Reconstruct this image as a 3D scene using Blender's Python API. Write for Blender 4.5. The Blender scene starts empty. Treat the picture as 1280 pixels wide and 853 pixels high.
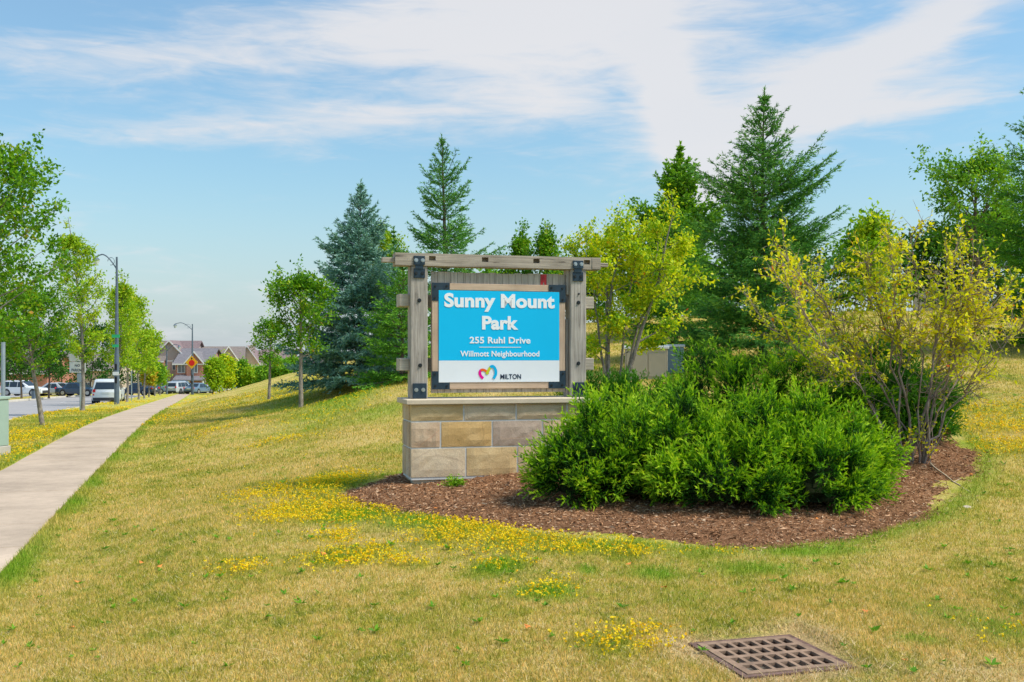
import bpy, math, random
import numpy as np
from mathutils import Vector, Matrix

random.seed(3)
scene = bpy.context.scene
COL = scene.collection
R = math.radians

# ------------------------------------------------------------------ camera
F = 1280.0            # focal length in photo pixels (1280 wide)
HZ = 445.0            # horizon row
CAMZ = 1.6
cam_d = bpy.data.cameras.new("camera")
cam = bpy.data.objects.new("camera", cam_d)
COL.objects.link(cam)
cam.location = (0, 0, CAMZ)
cam.rotation_euler = (R(90), 0, 0)
cam_d.sensor_width = 36
cam_d.lens = 36.0
cam_d.shift_y = (HZ - 426.5) / 1280.0
cam_d.clip_start = 0.1
cam_d.clip_end = 6000
scene.camera = cam

# ------------------------------------------------------------------ view
scene.view_settings.view_transform = 'Standard'
scene.view_settings.look = 'None'
scene.view_settings.gamma = 1
scene.view_settings.exposure = 1.19
scene.cycles.max_bounces = 7
scene.cycles.diffuse_bounces = 4
scene.cycles.transmission_bounces = 4
scene.cycles.transparent_max_bounces = 6
scene.render.film_transparent = False

# ------------------------------------------------------------------ light
SUN_EL, SUN_AZ = 54.0, -15.0          # azimuth measured from +X towards +Y
sd = bpy.data.lights.new("sun", 'SUN')
sun = bpy.data.objects.new("sun", sd)
COL.objects.link(sun)
sd.energy = 2.0
sd.angle = R(14)
sd.color = (1.0, 0.93, 0.82)
sv = Vector((math.cos(R(SUN_EL)) * math.cos(R(SUN_AZ)), math.cos(R(SUN_EL)) * math.sin(R(SUN_AZ)), math.sin(R(SUN_EL))))
sun.rotation_euler = sv.to_track_quat('Z', 'Y').to_euler()
sun.location = (30, -5, 40)

world = bpy.data.worlds.new("World")
scene.world = world
world.use_nodes = True


class NT:
    """tiny helper for node trees"""
    def __init__(s, tree):
        s.t = tree
        s.n = tree.nodes
        s.l = tree.links

    def node(s, typ, **kw):
        nd = s.n.new(typ)
        for k, v in kw.items():
            if k.startswith('in_'):
                nd.inputs[k[3:]].default_value = v
            else:
                setattr(nd, k, v)
        return nd

    def link(s, a, b):
        s.l.new(a, b)

    def put(s, sock, val):
        if isinstance(val, (int, float)):
            sock.default_value = val
        elif isinstance(val, (tuple, list)):
            sock.default_value = tuple(val) if len(val) == len(sock.default_value) else tuple(val) + (1,)
        else:
            s.l.new(val, sock)

    def math(s, op, a, b=None, c=None, clamp=False):
        nd = s.n.new('ShaderNodeMath')
        nd.operation = op
        nd.use_clamp = clamp
        s.put(nd.inputs[0], a)
        if b is not None:
            s.put(nd.inputs[1], b)
        if c is not None:
            s.put(nd.inputs[2], c)
        return nd.outputs[0]

    def mix(s, f, a, b, mode='MIX'):
        nd = s.n.new('ShaderNodeMix')
        nd.data_type = 'RGBA'
        nd.blend_type = mode
        nd.clamp_factor = True
        s.put(nd.inputs['Factor'], f)
        s.put(nd.inputs['A'], a)
        s.put(nd.inputs['B'], b)
        return [o for o in nd.outputs if o.type == 'RGBA'][0]

    def ramp(s, f, stops, interp='LINEAR'):
        nd = s.n.new('ShaderNodeValToRGB')
        cr = nd.color_ramp
        cr.interpolation = interp
        while len(cr.elements) < len(stops):
            cr.elements.new(0.5)
        for e, (p, c) in zip(cr.elements, stops):
            e.position = p
            e.color = tuple(c) + (1,) if len(c) == 3 else c
        s.put(nd.inputs[0], f)
        return nd.outputs[0]

    def noise(s, vec, scale, detail=3, rough=0.55, dist=0.0):
        nd = s.n.new('ShaderNodeTexNoise')
        nd.inputs['Scale'].default_value = scale
        nd.inputs['Detail'].default_value = detail
        nd.inputs['Roughness'].default_value = rough
        nd.inputs['Distortion'].default_value = dist
        if vec is not None:
            s.l.new(vec, nd.inputs['Vector'])
        return nd.outputs['Fac']

    def mapping(s, vec, scale=(1, 1, 1), loc=(0, 0, 0), rot=(0, 0, 0)):
        nd = s.n.new('ShaderNodeMapping')
        nd.inputs['Scale'].default_value = scale
        nd.inputs['Location'].default_value = loc
        nd.inputs['Rotation'].default_value = rot
        s.l.new(vec, nd.inputs['Vector'])
        return nd.outputs[0]


def build_world():
    g = NT(world.node_tree)
    g.n.clear()
    out = g.node('ShaderNodeOutputWorld')
    bg = g.node('ShaderNodeBackground')
    bg.inputs['Strength'].default_value = 0.11
    g.link(bg.outputs[0], out.inputs[0])
    sky = g.node('ShaderNodeTexSky')
    sky.sky_type = 'NISHITA'
    sky.sun_disc = False
    sky.sun_elevation = R(SUN_EL)
    sky.sun_rotation = R(90 - SUN_AZ)
    sky.air_density = 1.3
    sky.dust_density = 1.5
    sky.ozone_density = 2.5
    tc = g.node('ShaderNodeTexCoord')
    sep = g.node('ShaderNodeSeparateXYZ')
    g.link(tc.outputs['Generated'], sep.inputs[0])
    x, y, z = sep.outputs
    az = g.math('ARCTAN2', x, y)                 # 0 down the view, + to the right
    el = g.math('ARCSINE', z)
    comb = g.node('ShaderNodeCombineXYZ')
    g.link(az, comb.inputs[0])
    g.link(el, comb.inputs[1])
    v = comb.outputs[0]

    def blob(a0, e0, ra, re, rot=0.0):
        da = g.math('SUBTRACT', az, a0)
        de = g.math('SUBTRACT', el, e0)
        c, s_ = math.cos(rot), math.sin(rot)
        u = g.math('ADD', g.math('MULTIPLY', da, c / ra), g.math('MULTIPLY', de, s_ / ra))
        w = g.math('ADD', g.math('MULTIPLY', da, -s_ / re), g.math('MULTIPLY', de, c / re))
        q = g.math('ADD', g.math('MULTIPLY', u, u), g.math('MULTIPLY', w, w))
        return g.math('EXPONENT', g.math('MULTIPLY', q, -1.0))

    warp = g.noise(v, 4.0, 3, 0.6)
    sheet = None
    # thin high cirrus banks: (azimuth, elevation, half widths, tilt, weight)
    for (a0, e0, ra, re, rot, w) in (
            (0.03, 0.38, 0.19, 0.10, 0.0, 1.15),
            (-0.04, 0.235, 0.20, 0.035, 0.05, 0.55),
            (-0.30, 0.205, 0.20, 0.016, 0.11, 0.55),
            (-0.28, 0.275, 0.30, 0.030, 0.10, 0.40),
            (0.165, 0.21, 0.026, 0.10, 0.32, 1.1),
            (0.28, 0.245, 0.15, 0.036, 0.30, 0.85),
            (0.37, 0.225, 0.13, 0.022, 0.10, 0.80),
            (0.42, 0.31, 0.14, 0.024, 0.42, 0.85),
            (0.22, 0.165, 0.05, 0.03, 0.1, 0.7),
            (0.02, 0.31, 0.38, 0.045, 0.05, 0.40),
            (-0.02, 0.03, 0.9, 0.05, 0.0, 0.20)):
        b = g.math('MULTIPLY', blob(a0, e0, ra, re, rot), w)
        sheet = b if sheet is None else g.math('ADD', sheet, b)
    # streaks along the bank and finer mottling
    m1 = g.mapping(v, (4.5, 30.0, 1), rot=(0, 0, R(-16)))
    m2 = g.mapping(v, (16.0, 75.0, 1), rot=(0, 0, R(-22)))
    m3 = g.mapping(v, (2.0, 5.0, 1))
    n1 = g.noise(m1, 1.0, 6, 0.62, 0.8)
    n2 = g.noise(m2, 1.0, 4, 0.6, 0.6)
    n3 = g.noise(m3, 1.0, 3, 0.5, 0.4)
    nz = g.math('ADD', g.math('MULTIPLY', n1, 0.95), g.math('MULTIPLY', n2, 0.60))
    nz = g.math('ADD', nz, g.math('MULTIPLY', n3, 0.55))
    nz = g.math('SUBTRACT', nz, 1.10)            # about -0.5 .. 0.5
    dens = g.math('ADD', sheet, g.math('MULTIPLY', nz, 1.45))
    # everywhere else (outside the view) a broken thin cloud goes on
    dens = g.math('ADD', dens, 0.02)
    mr = g.node('ShaderNodeMapRange')
    mr.interpolation_type = 'SMOOTHSTEP'
    mr.inputs['From Min'].default_value = 0.0
    mr.inputs['From Max'].default_value = 1.0
    mr.inputs['To Min'].default_value = 0.10
    mr.inputs['To Max'].default_value = 0.93
    g.link(dens, mr.inputs['Value'])
    cloud = g.mix(n3, (2.85, 2.95, 3.15), (3.5, 3.4, 3.4))
    tint = g.mix(1.0, sky.outputs[0], (0.45, 0.63, 0.68), 'MULTIPLY')
    # the low air is milky
    lowf = g.node('ShaderNodeMapRange')
    lowf.interpolation_type = 'SMOOTHSTEP'
    lowf.inputs['From Min'].default_value = 0.20
    lowf.inputs['From Max'].default_value = 0.0
    lowf.inputs['To Min'].default_value = 0.0
    lowf.inputs['To Max'].default_value = 0.55
    g.link(el, lowf.inputs['Value'])
    base = g.mix(lowf.outputs[0], tint, (2.6, 2.85, 3.3))
    col = g.mix(mr.outputs[0], base, cloud)
    g.link(col, bg.inputs['Color'])


build_world()

# ------------------------------------------------------------------ terrain functions
SL = -0.30                     # sidewalk direction dX/dY
XC0 = -2.58


def xc(Y):
    return XC0 + SL * Y


def pz(Y):
    """height of the street and sidewalk along the depth"""
    Y = np.asarray(Y, float)
    w = 4.0
    sp = w * np.logaddexp(0, (Y - 28.5) / w)
    sp = -12.0 * np.logaddexp(0, -(np.minimum(sp, 1e4) - 172) / 12.0) + 172
    return -0.29 - 0.029 * sp


CTRL = [(0, 0, 0), (-3, 4, -.16), (4, 4, .03), (8, 4, .10), (1.4, 5.3, .03), (0, 8, .05), (5, 8, .10), (-2.4, 9, -.02),
        (-1.1, 11.7, .09), (1, 12, .14), (4.4, 11.5, .32), (8, 12, .5), (5.5, 15, .72), (7.5, 15, .95), (12, 12, .7), (10, 20, 1.55),
        (-4.5, 17, -.10), (-4, 12, -.12), (-2.7, 25, .95), (3, 25, 1.5), (10, 25, 2.1), (-6, 29, -.05), (-5.0, 32, .66), (-9, 38, -.09),
        (-14.3, 60, .17), (-11.1, 60, 1.08), (-16.8, 60, -.52), (0, 35, 2.3), (6, 35, 2.85), (15, 35, 3.1), (0, 50, 2.7),
        (10, 50, 3.2), (22, 50, 3.2), (-5, 60, 2.1), (0, 80, 1.2), (20, 80, 1.5), (-14, 80, -.7), (0, -10, 0), (10, -10, .1),
        (-4, -10, -.2), (30, 10, 1.4), (30, 35, 3.2), (40, 60, 2.6), (30, -10, .4)]
for _Y in (-8, 0, 5, 10, 16, 22, 28, 35, 45, 55, 70, 85, 100):
    CTRL.append((xc(_Y) + 1.0, _Y, float(pz(_Y)) + .02))
CT = np.array(CTRL, float)


def _tps_fit(P):
    n = len(P)
    d = np.hypot(P[:, None, 0] - P[None, :, 0], P[:, None, 1] - P[None, :, 1])
    K = np.where(d > 0, d ** 2 * np.log(np.maximum(d, 1e-9)), 0) + np.eye(n) * 1.2
    A = np.zeros((n + 3, n + 3))
    A[:n, :n] = K
    A[:n, n] = A[n, :n] = 1
    A[:n, n + 1] = A[n + 1, :n] = P[:, 0]
    A[:n, n + 2] = A[n + 2, :n] = P[:, 1]
    return np.linalg.solve(A, np.concatenate([P[:, 2], [0, 0, 0]]))


TW = _tps_fit(CT)


def sstep(a, b, x):
    t = np.clip((x - a) / (b - a), 0, 1)
    return t * t * (3 - 2 * t)


def zt(X, Y):
    """lawn height (without the cuts below pavements)"""
    X = np.asarray(X, float)
    Y = np.asarray(Y, float)
    X, Y = np.broadcast_arrays(X, Y)
    sh = X.shape
    x = np.clip(X.ravel(), -60, 45)
    y = np.clip(Y.ravel(), -12, 105)
    z = np.empty(x.size)
    n = len(CT)
    for i in range(0, x.size, 20000):
        xs, ys = x[i:i + 20000], y[i:i + 20000]
        d2 = (xs[:, None] - CT[None, :, 0]) ** 2 + (ys[:, None] - CT[None, :, 1]) ** 2
        k = 0.5 * d2 * np.log(np.maximum(d2, 1e-12))
        z[i:i + 20000] = k @ TW[:n] + TW[n] + TW[n + 1] * xs + TW[n + 2] * ys
    z = z.reshape(sh)
    base = pz(Y)
    a = X - xc(Y)
    w = sstep(.9, 2.6, a)
    w = w * (1 - sstep(72, 104, Y)) * (1 - sstep(34, 60, X))
    return base * (1 - w) + z * w - .05 * sstep(-1.0, -3.8, a) * (a < 0)


def zt1(x, y):
    return float(zt(np.array([x]), np.array([y]))[0])


def ground_at(px, py):
    """where the ray through a photo pixel meets the ground"""
    dx, dz = (px - 640) / F, -(py - HZ) / F
    Ys = np.concatenate([np.arange(3, 40, .02), np.arange(40, 250, .1)])
    h = CAMZ + dz * Ys - zt(dx * Ys, Ys)
    i = np.argmax(h < 0)
    return dx * Ys[i], Ys[i]


# ------------------------------------------------------------------ object helpers
def mat(name, fn):
    m = bpy.data.materials.new(name)
    m.use_nodes = True
    g = NT(m.node_tree)
    g.n.clear()
    out = g.node('ShaderNodeOutputMaterial')
    g.link(fn(g, out), out.inputs['Surface'])
    return m


def link(o, parent=None):
    COL.objects.link(o)
    if parent is not None:
        o.parent = parent
    return o


def tag(o, label=None, cat=None, group=None, kind=None):
    if label:
        o['label'] = label
    if cat:
        o['category'] = cat
    if group:
        o['group'] = group
    if kind:
        o['kind'] = kind
    return o


def empty(name, loc, rz=0.0, label=None, cat=None, group=None):
    o = bpy.data.objects.new(name, None)
    o.empty_display_size = 0.2
    o.location = loc
    o.rotation_euler = (0, 0, rz)
    COL.objects.link(o)
    return tag(o, label, cat, group)


def copy_tree(o, parent=None):
    c = o.copy()
    COL.objects.link(c)
    c.parent = parent
    for ch in list(o.children):
        copy_tree(ch, c)
    return c


def np_mesh(name, V, Fc, m, parent=None, attrs=None, smooth=False, fmat=None, mats=None):
    """mesh from numpy arrays, every face the same number of corners"""
    V = np.asarray(V, np.float32)
    Fc = np.asarray(Fc, np.int32)
    me = bpy.data.meshes.new(name)
    nf, k = Fc.shape
    me.vertices.add(len(V))
    me.vertices.foreach_set('co', V.ravel())
    me.loops.add(nf * k)
    me.loops.foreach_set('vertex_index', Fc.ravel())
    me.polygons.add(nf)
    me.polygons.foreach_set('loop_start', np.arange(0, nf * k, k, dtype=np.int32))
    me.polygons.foreach_set('loop_total', np.full(nf, k, np.int32))
    if smooth:
        me.polygons.foreach_set('use_smooth', np.ones(nf, bool))
    for (an, dom, arr) in (attrs or []):
        at = me.attributes.new(an, 'FLOAT', dom)
        at.data.foreach_set('value', np.asarray(arr, np.float32))
    for mm in (mats or [m]):
        me.materials.append(mm)
    if fmat is not None:
        me.polygons.foreach_set('material_index', np.asarray(fmat, np.int32))
    me.update()
    o = bpy.data.objects.new(name, me)
    return link(o, parent)


class MB:
    """collects small solids and builds ONE mesh"""
    def __init__(s):
        s.v = []
        s.f = []

    def add(s, vs, fs):
        o = len(s.v)
        s.v += [tuple(v) for v in vs]
        s.f += [tuple(i + o for i in f) for f in fs]
        return s

    def box(s, x0, x1, y0, y1, z0, z1, taper=0.0):
        t = taper
        vs = [(x0, y0, z0), (x1, y0, z0), (x1, y1, z0), (x0, y1, z0),
              (x0 + t, y0 + t, z1), (x1 - t, y0 + t, z1), (x1 - t, y1 - t, z1), (x0 + t, y1 - t, z1)]
        return s.add(vs, [(0, 3, 2, 1), (4, 5, 6, 7), (0, 1, 5, 4), (1, 2, 6, 5), (2, 3, 7, 6), (3, 0, 4, 7)])

    def bevbox(s, x0, x1, y0, y1, z0, z1, b):
        """box with chamfered edges"""
        vs = []
        idx = {}
        X, Y, Z = (x0, x1), (y0, y1), (z0, z1)
        for i in (0, 1):
            for j in (0, 1):
                for k in (0, 1):
                    sx, sy, sz = (b if i == 0 else -b), (b if j == 0 else -b), (b if k == 0 else -b)
                    p = (X[i], Y[j], Z[k])
                    for ax in range(3):
                        q = [p[0] + sx, p[1] + sy, p[2] + sz]
                        q[ax] = p[ax]
                        idx[(i, j, k, ax)] = len(vs)
                        vs.append(tuple(q))
        fs = []
        for i in (0, 1):
            for ax in range(3):
                def key(a, b_):
                    c = [0, 0, 0]
                    c[ax] = i
                    o1, o2 = [q for q in range(3) if q != ax]
                    c[o1], c[o2] = a, b_
                    return idx[(c[0], c[1], c[2], ax)]
                f = [key(0, 0), key(1, 0), key(1, 1), key(0, 1)]
                if (ax == 1) == (i == 1):
                    f = f[::-1]
                fs.append(tuple(f if True else f))
        # edges
        for ax in range(3):
            o1, o2 = [q for q in range(3) if q != ax]
            for a in (0, 1):
                for b_ in (0, 1):
                    def kk(t, face):
                        c = [0, 0, 0]
                        c[ax], c[o1], c[o2] = t, a, b_
                        return idx[(c[0], c[1], c[2], face)]
                    fs.append((kk(0, o1), kk(1, o1), kk(1, o2), kk(0, o2)))
        for i in (0, 1):
            for j in (0, 1):
                for k in (0, 1):
                    fs.append((idx[(i, j, k, 0)], idx[(i, j, k, 1)], idx[(i, j, k, 2)]))
        return s.add(vs, fs)

    def cyl(s, p0, p1, r0, r1=None, n=12, cap=True):
        r1 = r0 if r1 is None else r1
        p0, p1 = Vector(p0), Vector(p1)
        d = (p1 - p0).normalized()
        a = d.orthogonal().normalized()
        b = d.cross(a)
        vs = []
        for (p, r) in ((p0, r0), (p1, r1)):
            for i in range(n):
                t = 2 * math.pi * i / n
                vs.append(p + a * (r * math.cos(t)) + b * (r * math.sin(t)))
        fs = [(i, (i + 1) % n, n + (i + 1) % n, n + i) for i in range(n)]
        if cap:
            fs += [tuple(range(n))[::-1], tuple(range(n, 2 * n))]
        return s.add(vs, fs)

    def prism(s, poly, y0, y1):
        """polygon in x,z extruded in y"""
        n = len(poly)
        vs = [(x, y0, z) for x, z in poly] + [(x, y1, z) for x, z in poly]
        fs = [tuple(range(n)), tuple(range(n, 2 * n))[::-1]]
        fs += [(i, n + i, n + (i + 1) % n, (i + 1) % n) for i in range(n)]
        return s.add(vs, fs)

    def build(s, name, m, parent=None, smooth=False, recalc=True):
        me = bpy.data.meshes.new(name)
        me.from_pydata(s.v, [], s.f)
        if recalc:
            import bmesh
            bm = bmesh.new()
            bm.from_mesh(me)
            bmesh.ops.recalc_face_normals(bm, faces=bm.faces)
            bm.to_mesh(me)
            bm.free()
        if smooth:
            for p in me.polygons:
                p.use_smooth = True
        me.materials.append(m)
        me.update()
        o = bpy.data.objects.new(name, me)
        return link(o, parent)


def grid_solid(xs, ys, solid, z0, z1):
    """flat plate of cells; cells where solid is False are through holes"""
    mb = MB()
    nx, ny = len(xs), len(ys)
    idx = lambda i, j, k: (k * ny + j) * nx + i
    vs = [(x, y, z) for z in (z0, z1) for y in ys for x in xs]
    fs = []
    S = lambda i, j: 0 <= i < nx - 1 and 0 <= j < ny - 1 and solid[j][i]
    for j in range(ny - 1):
        for i in range(nx - 1):
            if not S(i, j):
                continue
            fs.append((idx(i, j, 1), idx(i + 1, j, 1), idx(i + 1, j + 1, 1), idx(i, j + 1, 1)))
            fs.append((idx(i, j, 0), idx(i, j + 1, 0), idx(i + 1, j + 1, 0), idx(i + 1, j, 0)))
            for (di, dj, a, b) in ((-1, 0, (i, j + 1), (i, j)), (1, 0, (i + 1, j), (i + 1, j + 1)),
                                   (0, -1, (i, j), (i + 1, j)), (0, 1, (i + 1, j + 1), (i, j + 1))):
                if not S(i + di, j + dj):
                    fs.append((idx(*a, 0), idx(*b, 0), idx(*b, 1), idx(*a, 1)))
    mb.v = vs
    mb.f = fs
    return mb


# ------------------------------------------------------------------ materials
def principled(g, col, rough=0.7, metal=0.0, spec=0.3, normal=None):
    p = g.node('ShaderNodeBsdfPrincipled')
    g.put(p.inputs['Base Color'], col)
    g.put(p.inputs['Roughness'], rough)
    p.inputs['Metallic'].default_value = metal
    p.inputs['Specular IOR Level'].default_value = spec
    if normal is not None:
        g.link(normal, p.inputs['Normal'])
    return p.outputs[0]


def bump(g, h, strength=0.4, dist=0.01):
    b = g.node('ShaderNodeBump')
    b.inputs['Strength'].default_value = strength
    b.inputs['Distance'].default_value = dist
    g.link(h, b.inputs['Height'])
    return b.outputs[0]


def m_plain(name, col, rough=0.6, metal=0.0, spec=0.3, var=0.15, scale=6.0, bstr=0.0):
    def fn(g, out):
        tc = g.node('ShaderNodeTexCoord')
        n = g.noise(tc.outputs['Object'], scale, 4, 0.6)
        lo = tuple(c * (1 - var) for c in col)
        hi = tuple(min(1, c * (1 + var)) for c in col)
        c = g.ramp(n, [(0.3, lo), (0.7, hi)])
        nm = bump(g, g.noise(tc.outputs['Object'], scale * 8, 3), bstr, 0.004) if bstr else None
        return principled(g, c, rough, metal, spec, nm)
    return mat(name, fn)


def m_foliage(name, stops, trans=0.35, rough=0.6, clump=1.5, cl_amt=0.30, spec=0.25):
    """leaf material: per leaf value 'v' picks its colour on the ramp"""
    def fn(g, out):
        at = g.node('ShaderNodeAttribute', attribute_name='v')
        geo = g.node('ShaderNodeNewGeometry')
        n = g.noise(geo.outputs['Position'], clump, 2)
        f = g.math('ADD', at.outputs['Fac'], g.math('MULTIPLY', g.math('SUBTRACT', n, 0.5), cl_amt * 2), clamp=True)
        c = g.ramp(f, stops)
        p = principled(g, c, rough, 0, spec)
        t = g.node('ShaderNodeBsdfTranslucent')
        g.link(g.mix(1.0, c, (1.25, 1.2, 0.55), 'MULTIPLY'), t.inputs['Color'])
        ms = g.node('ShaderNodeMixShader')
        ms.inputs[0].default_value = trans
        g.link(p, ms.inputs[1])
        g.link(t.outputs[0], ms.inputs[2])
        return ms.outputs[0]
    return mat(name, fn)


def lawn_color(g):
    geo = g.node('ShaderNodeNewGeometry')
    P = geo.outputs['Position']
    n1 = g.noise(P, 0.55, 4, 0.62, 0.5)
    n2 = g.noise(P, 2.6, 5, 0.65)
    n3 = g.noise(P, 14.0, 4, 0.7)
    n4 = g.noise(P, 1.1, 3, 0.6, 1.0)
    f = g.math('ADD', g.math('MULTIPLY', n1, 0.42), g.math('MULTIPLY', n2, 0.42))
    f = g.math('ADD', f, g.math('MULTIPLY', n3, 0.42))
    f = g.math('SUBTRACT', f, 0.13)
    straw = (0.72, 0.54, 0.19)
    tan = (0.62, 0.48, 0.125)
    olive = (0.48, 0.43, 0.07)
    green = (0.25, 0.30, 0.035)
    c = g.ramp(f, [(0.385, green), (0.45, olive), (0.51, tan), (0.59, straw)])
    rp = g.ramp(n4, [(0.62, (0, 0, 0)), (0.74, (1, 1, 1))])
    c = g.mix(g.math('MULTIPLY', rp, 0.35), c, (0.50, 0.37, 0.17))
    gr = g.node('ShaderNodeAttribute', attribute_name='green')
    gj = g.math('MULTIPLY', gr.outputs['Fac'], g.ramp(n3, [(0.35, (0.35,) * 3), (0.6, (1, 1, 1))]))
    c = g.mix(g.math('MULTIPLY', g.math('MULTIPLY', gr.outputs['Fac'], -0.9, clamp=True), g.ramp(n2, [(0.3, (.7,) * 3), (0.6, (1, 1, 1))])), c, (0.62, 0.44, 0.23))
    c = g.mix(g.math('MULTIPLY', gj, 1.15, clamp=True), c, (0.20, 0.42, 0.020))
    return c, P, n3


def m_lawn():
    def fn(g, out):
        c, P, n3 = lawn_color(g)
        fine = g.noise(P, 60.0, 3, 0.7)
        fs = g.noise(g.mapping(P, (90, 90, 30)), 1.0, 2, 0.6)
        ye = g.node('ShaderNodeAttribute', attribute_name='yellow')
        yn = g.noise(P, 7.0, 4, 0.7)
        yf = g.math('MULTIPLY', ye.outputs['Fac'], g.ramp(yn, [(0.46, (0, 0, 0)), (0.58, (1, 1, 1))]))
        c = g.mix(yf, c, (0.66, 0.50, 0.008))
        c = g.mix(1.0, c, g.ramp(fine, [(0.3, (0.62,) * 3), (0.65, (1.15,) * 3)]), 'MULTIPLY')
        h = g.math('ADD', fine, fs)
        return principled(g, c, 0.9, 0, 0.1, bump(g, h, 0.8, 0.03))
    return mat('lawn_material', fn)


def m_blade():
    def fn(g, out):
        c, P, n3 = lawn_color(g)
        at = g.node('ShaderNodeAttribute', attribute_name='v')
        jit = g.ramp(at.outputs['Fac'], [(0.0, (0.42, 0.52, 0.30)), (0.35, (0.78, 0.90, 0.62)), (0.7, (1.15, 1.08, 1.0)), (1.0, (1.6, 1.42, 1.45))])
        c = g.mix(1.0, c, jit, 'MULTIPLY')
        p = principled(g, c, 0.75, 0, 0.12)
        t = g.node('ShaderNodeBsdfTranslucent')
        g.link(c, t.inputs['Color'])
        ms = g.node('ShaderNodeMixShader')
        ms.inputs[0].default_value = 0.45
        g.link(p, ms.inputs[1])
        g.link(t.outputs[0], ms.inputs[2])
        return ms.outputs[0]
    return mat('grass_blade_material', fn)


def m_wood(name, dark, light, axis, sc=1.0, crack=0.6):
    def fn(g, out):
        tc = g.node('ShaderNodeTexCoord')
        oi = g.node('ShaderNodeObjectInfo')
        s = [22 * sc, 22 * sc, 22 * sc]
        s[axis] = 1.1 * sc
        va = g.node('ShaderNodeVectorMath', operation='ADD')
        g.link(tc.outputs['Object'], va.inputs[0])
        cx = g.node('ShaderNodeCombineXYZ')
        g.link(g.math('MULTIPLY', oi.outputs['Random'], 37.0), cx.inputs[0])
        g.link(g.math('MULTIPLY', oi.outputs['Random'], 11.0), cx.inputs[2])
        g.link(cx.outputs[0], va.inputs[1])
        mv = g.mapping(va.outputs[0], tuple(s))
        n = g.noise(mv, 1.0, 6, 0.68, 1.2)
        s2 = [70 * sc] * 3
        s2[axis] = 1.6 * sc
        n2 = g.noise(g.mapping(va.outputs[0], tuple(s2)), 1.0, 4, 0.7, 0.6)
        nb = g.noise(va.outputs[0], 3.5, 3)
        f = g.math('ADD', g.math('MULTIPLY', n, 0.6), g.math('MULTIPLY', n2, 0.4))
        c = g.ramp(f, [(0.32, dark), (0.46, tuple((a + b) / 2 for a, b in zip(dark, light))), (0.62, light)])
        ck = g.ramp(n, [(0.33, (1, 1, 1)), (0.37, (0, 0, 0))])
        c = g.mix(g.math('MULTIPLY', ck, crack), c, tuple(x * 0.22 for x in dark))
        c = g.mix(1.0, c, g.ramp(nb, [(0.3, (0.84, 0.82, 0.80)), (0.7, (1.1, 1.08, 1.05))]), 'MULTIPLY')
        return principled(g, c, 0.85, 0, 0.2, bump(g, f, 0.7, 0.006))
    return mat(name, fn)


def m_stone(name, a, b, vein):
    def fn(g, out):
        geo = g.node('ShaderNodeTexCoord')
        oi = g.node('ShaderNodeObjectInfo')
        va = g.node('ShaderNodeVectorMath', operation='ADD')
        g.link(geo.outputs['Object'], va.inputs[0])
        cx = g.node('ShaderNodeCombineXYZ')
        for k, q in enumerate((19.0, 7.0, 31.0)):
            g.link(g.math('MULTIPLY', oi.outputs['Random'], q), cx.inputs[k])
        g.link(cx.outputs[0], va.inputs[1])
        V = va.outputs[0]
        n = g.noise(V, 3.6, 5, 0.6, 0.3)
        v = g.noise(g.mapping(V, (1.6, 1.6, 2.6), rot=(0, R(35), 0)), 1.0, 2, 0.5, 0.8)
        gr = g.noise(V, 90, 3, 0.7)
        c = g.ramp(n, [(0.34, a), (0.66, b)])
        c = g.mix(g.ramp(v, [(0.49, (0, 0, 0)), (0.505, (0.45,) * 3), (0.515, (0, 0, 0))]), c, vein)
        c = g.mix(1.0, c, g.ramp(gr, [(0.3, (0.82,) * 3), (0.7, (1.08,) * 3)]), 'MULTIPLY')
        h = g.math('ADD', g.math('MULTIPLY', n, 1.6), g.math('MULTIPLY', gr, 0.30))
        return principled(g, c, 0.85, 0, 0.2, bump(g, h, 0.75, 0.014))
    return mat(name, fn)


def m_concrete(name, col, sc=1.0, stain=0.12, rv=0.10):
    def fn(g, out):
        geo = g.node('ShaderNodeNewGeometry')
        P = geo.outputs['Position']
        n = g.noise(P, 0.9 * sc, 5, 0.65)
        n2 = g.noise(P, 130 * sc, 3, 0.7)
        n3 = g.noise(P, 9 * sc, 5, 0.7)
        oi = g.node('ShaderNodeObjectInfo')
        f = g.math('ADD', g.math('MULTIPLY', n, 0.7), g.math('MULTIPLY', n3, 0.3))
        c = g.ramp(f, [(0.35, tuple(x * (1 - stain) for x in col)), (0.65, tuple(x * (1 + stain) for x in col))])
        k = g.math('ADD', g.math('MULTIPLY', oi.outputs['Random'], rv), 1 - rv / 2)
        cc = g.node('ShaderNodeCombineXYZ')
        for i in range(3):
            g.link(k, cc.inputs[i])
        c = g.mix(1.0, c, cc.outputs[0], 'MULTIPLY')
        c = g.mix(1.0, c, g.ramp(n2, [(0.3, (0.86,) * 3), (0.7, (1.07,) * 3)]), 'MULTIPLY')
        return principled(g, c, 0.9, 0, 0.2, bump(g, n2, 0.3, 0.004))
    return mat(name, fn)


def m_bark(name, dark, light):
    def fn(g, out):
        geo = g.node('ShaderNodeNewGeometry')
        P = geo.outputs['Position']
        n = g.noise(g.mapping(P, (38, 38, 9)), 1.0, 5, 0.7, 0.8)
        n2 = g.noise(P, 5, 3)
        c = g.ramp(n, [(0.35, dark), (0.62, light)])
        c = g.mix(1.0, c, g.ramp(n2, [(0.3, (0.75,) * 3), (0.7, (1.15,) * 3)]), 'MULTIPLY')
        return principled(g, c, 0.9, 0, 0.15, bump(g, n, 0.8, 0.01))
    return mat(name, fn)


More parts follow.
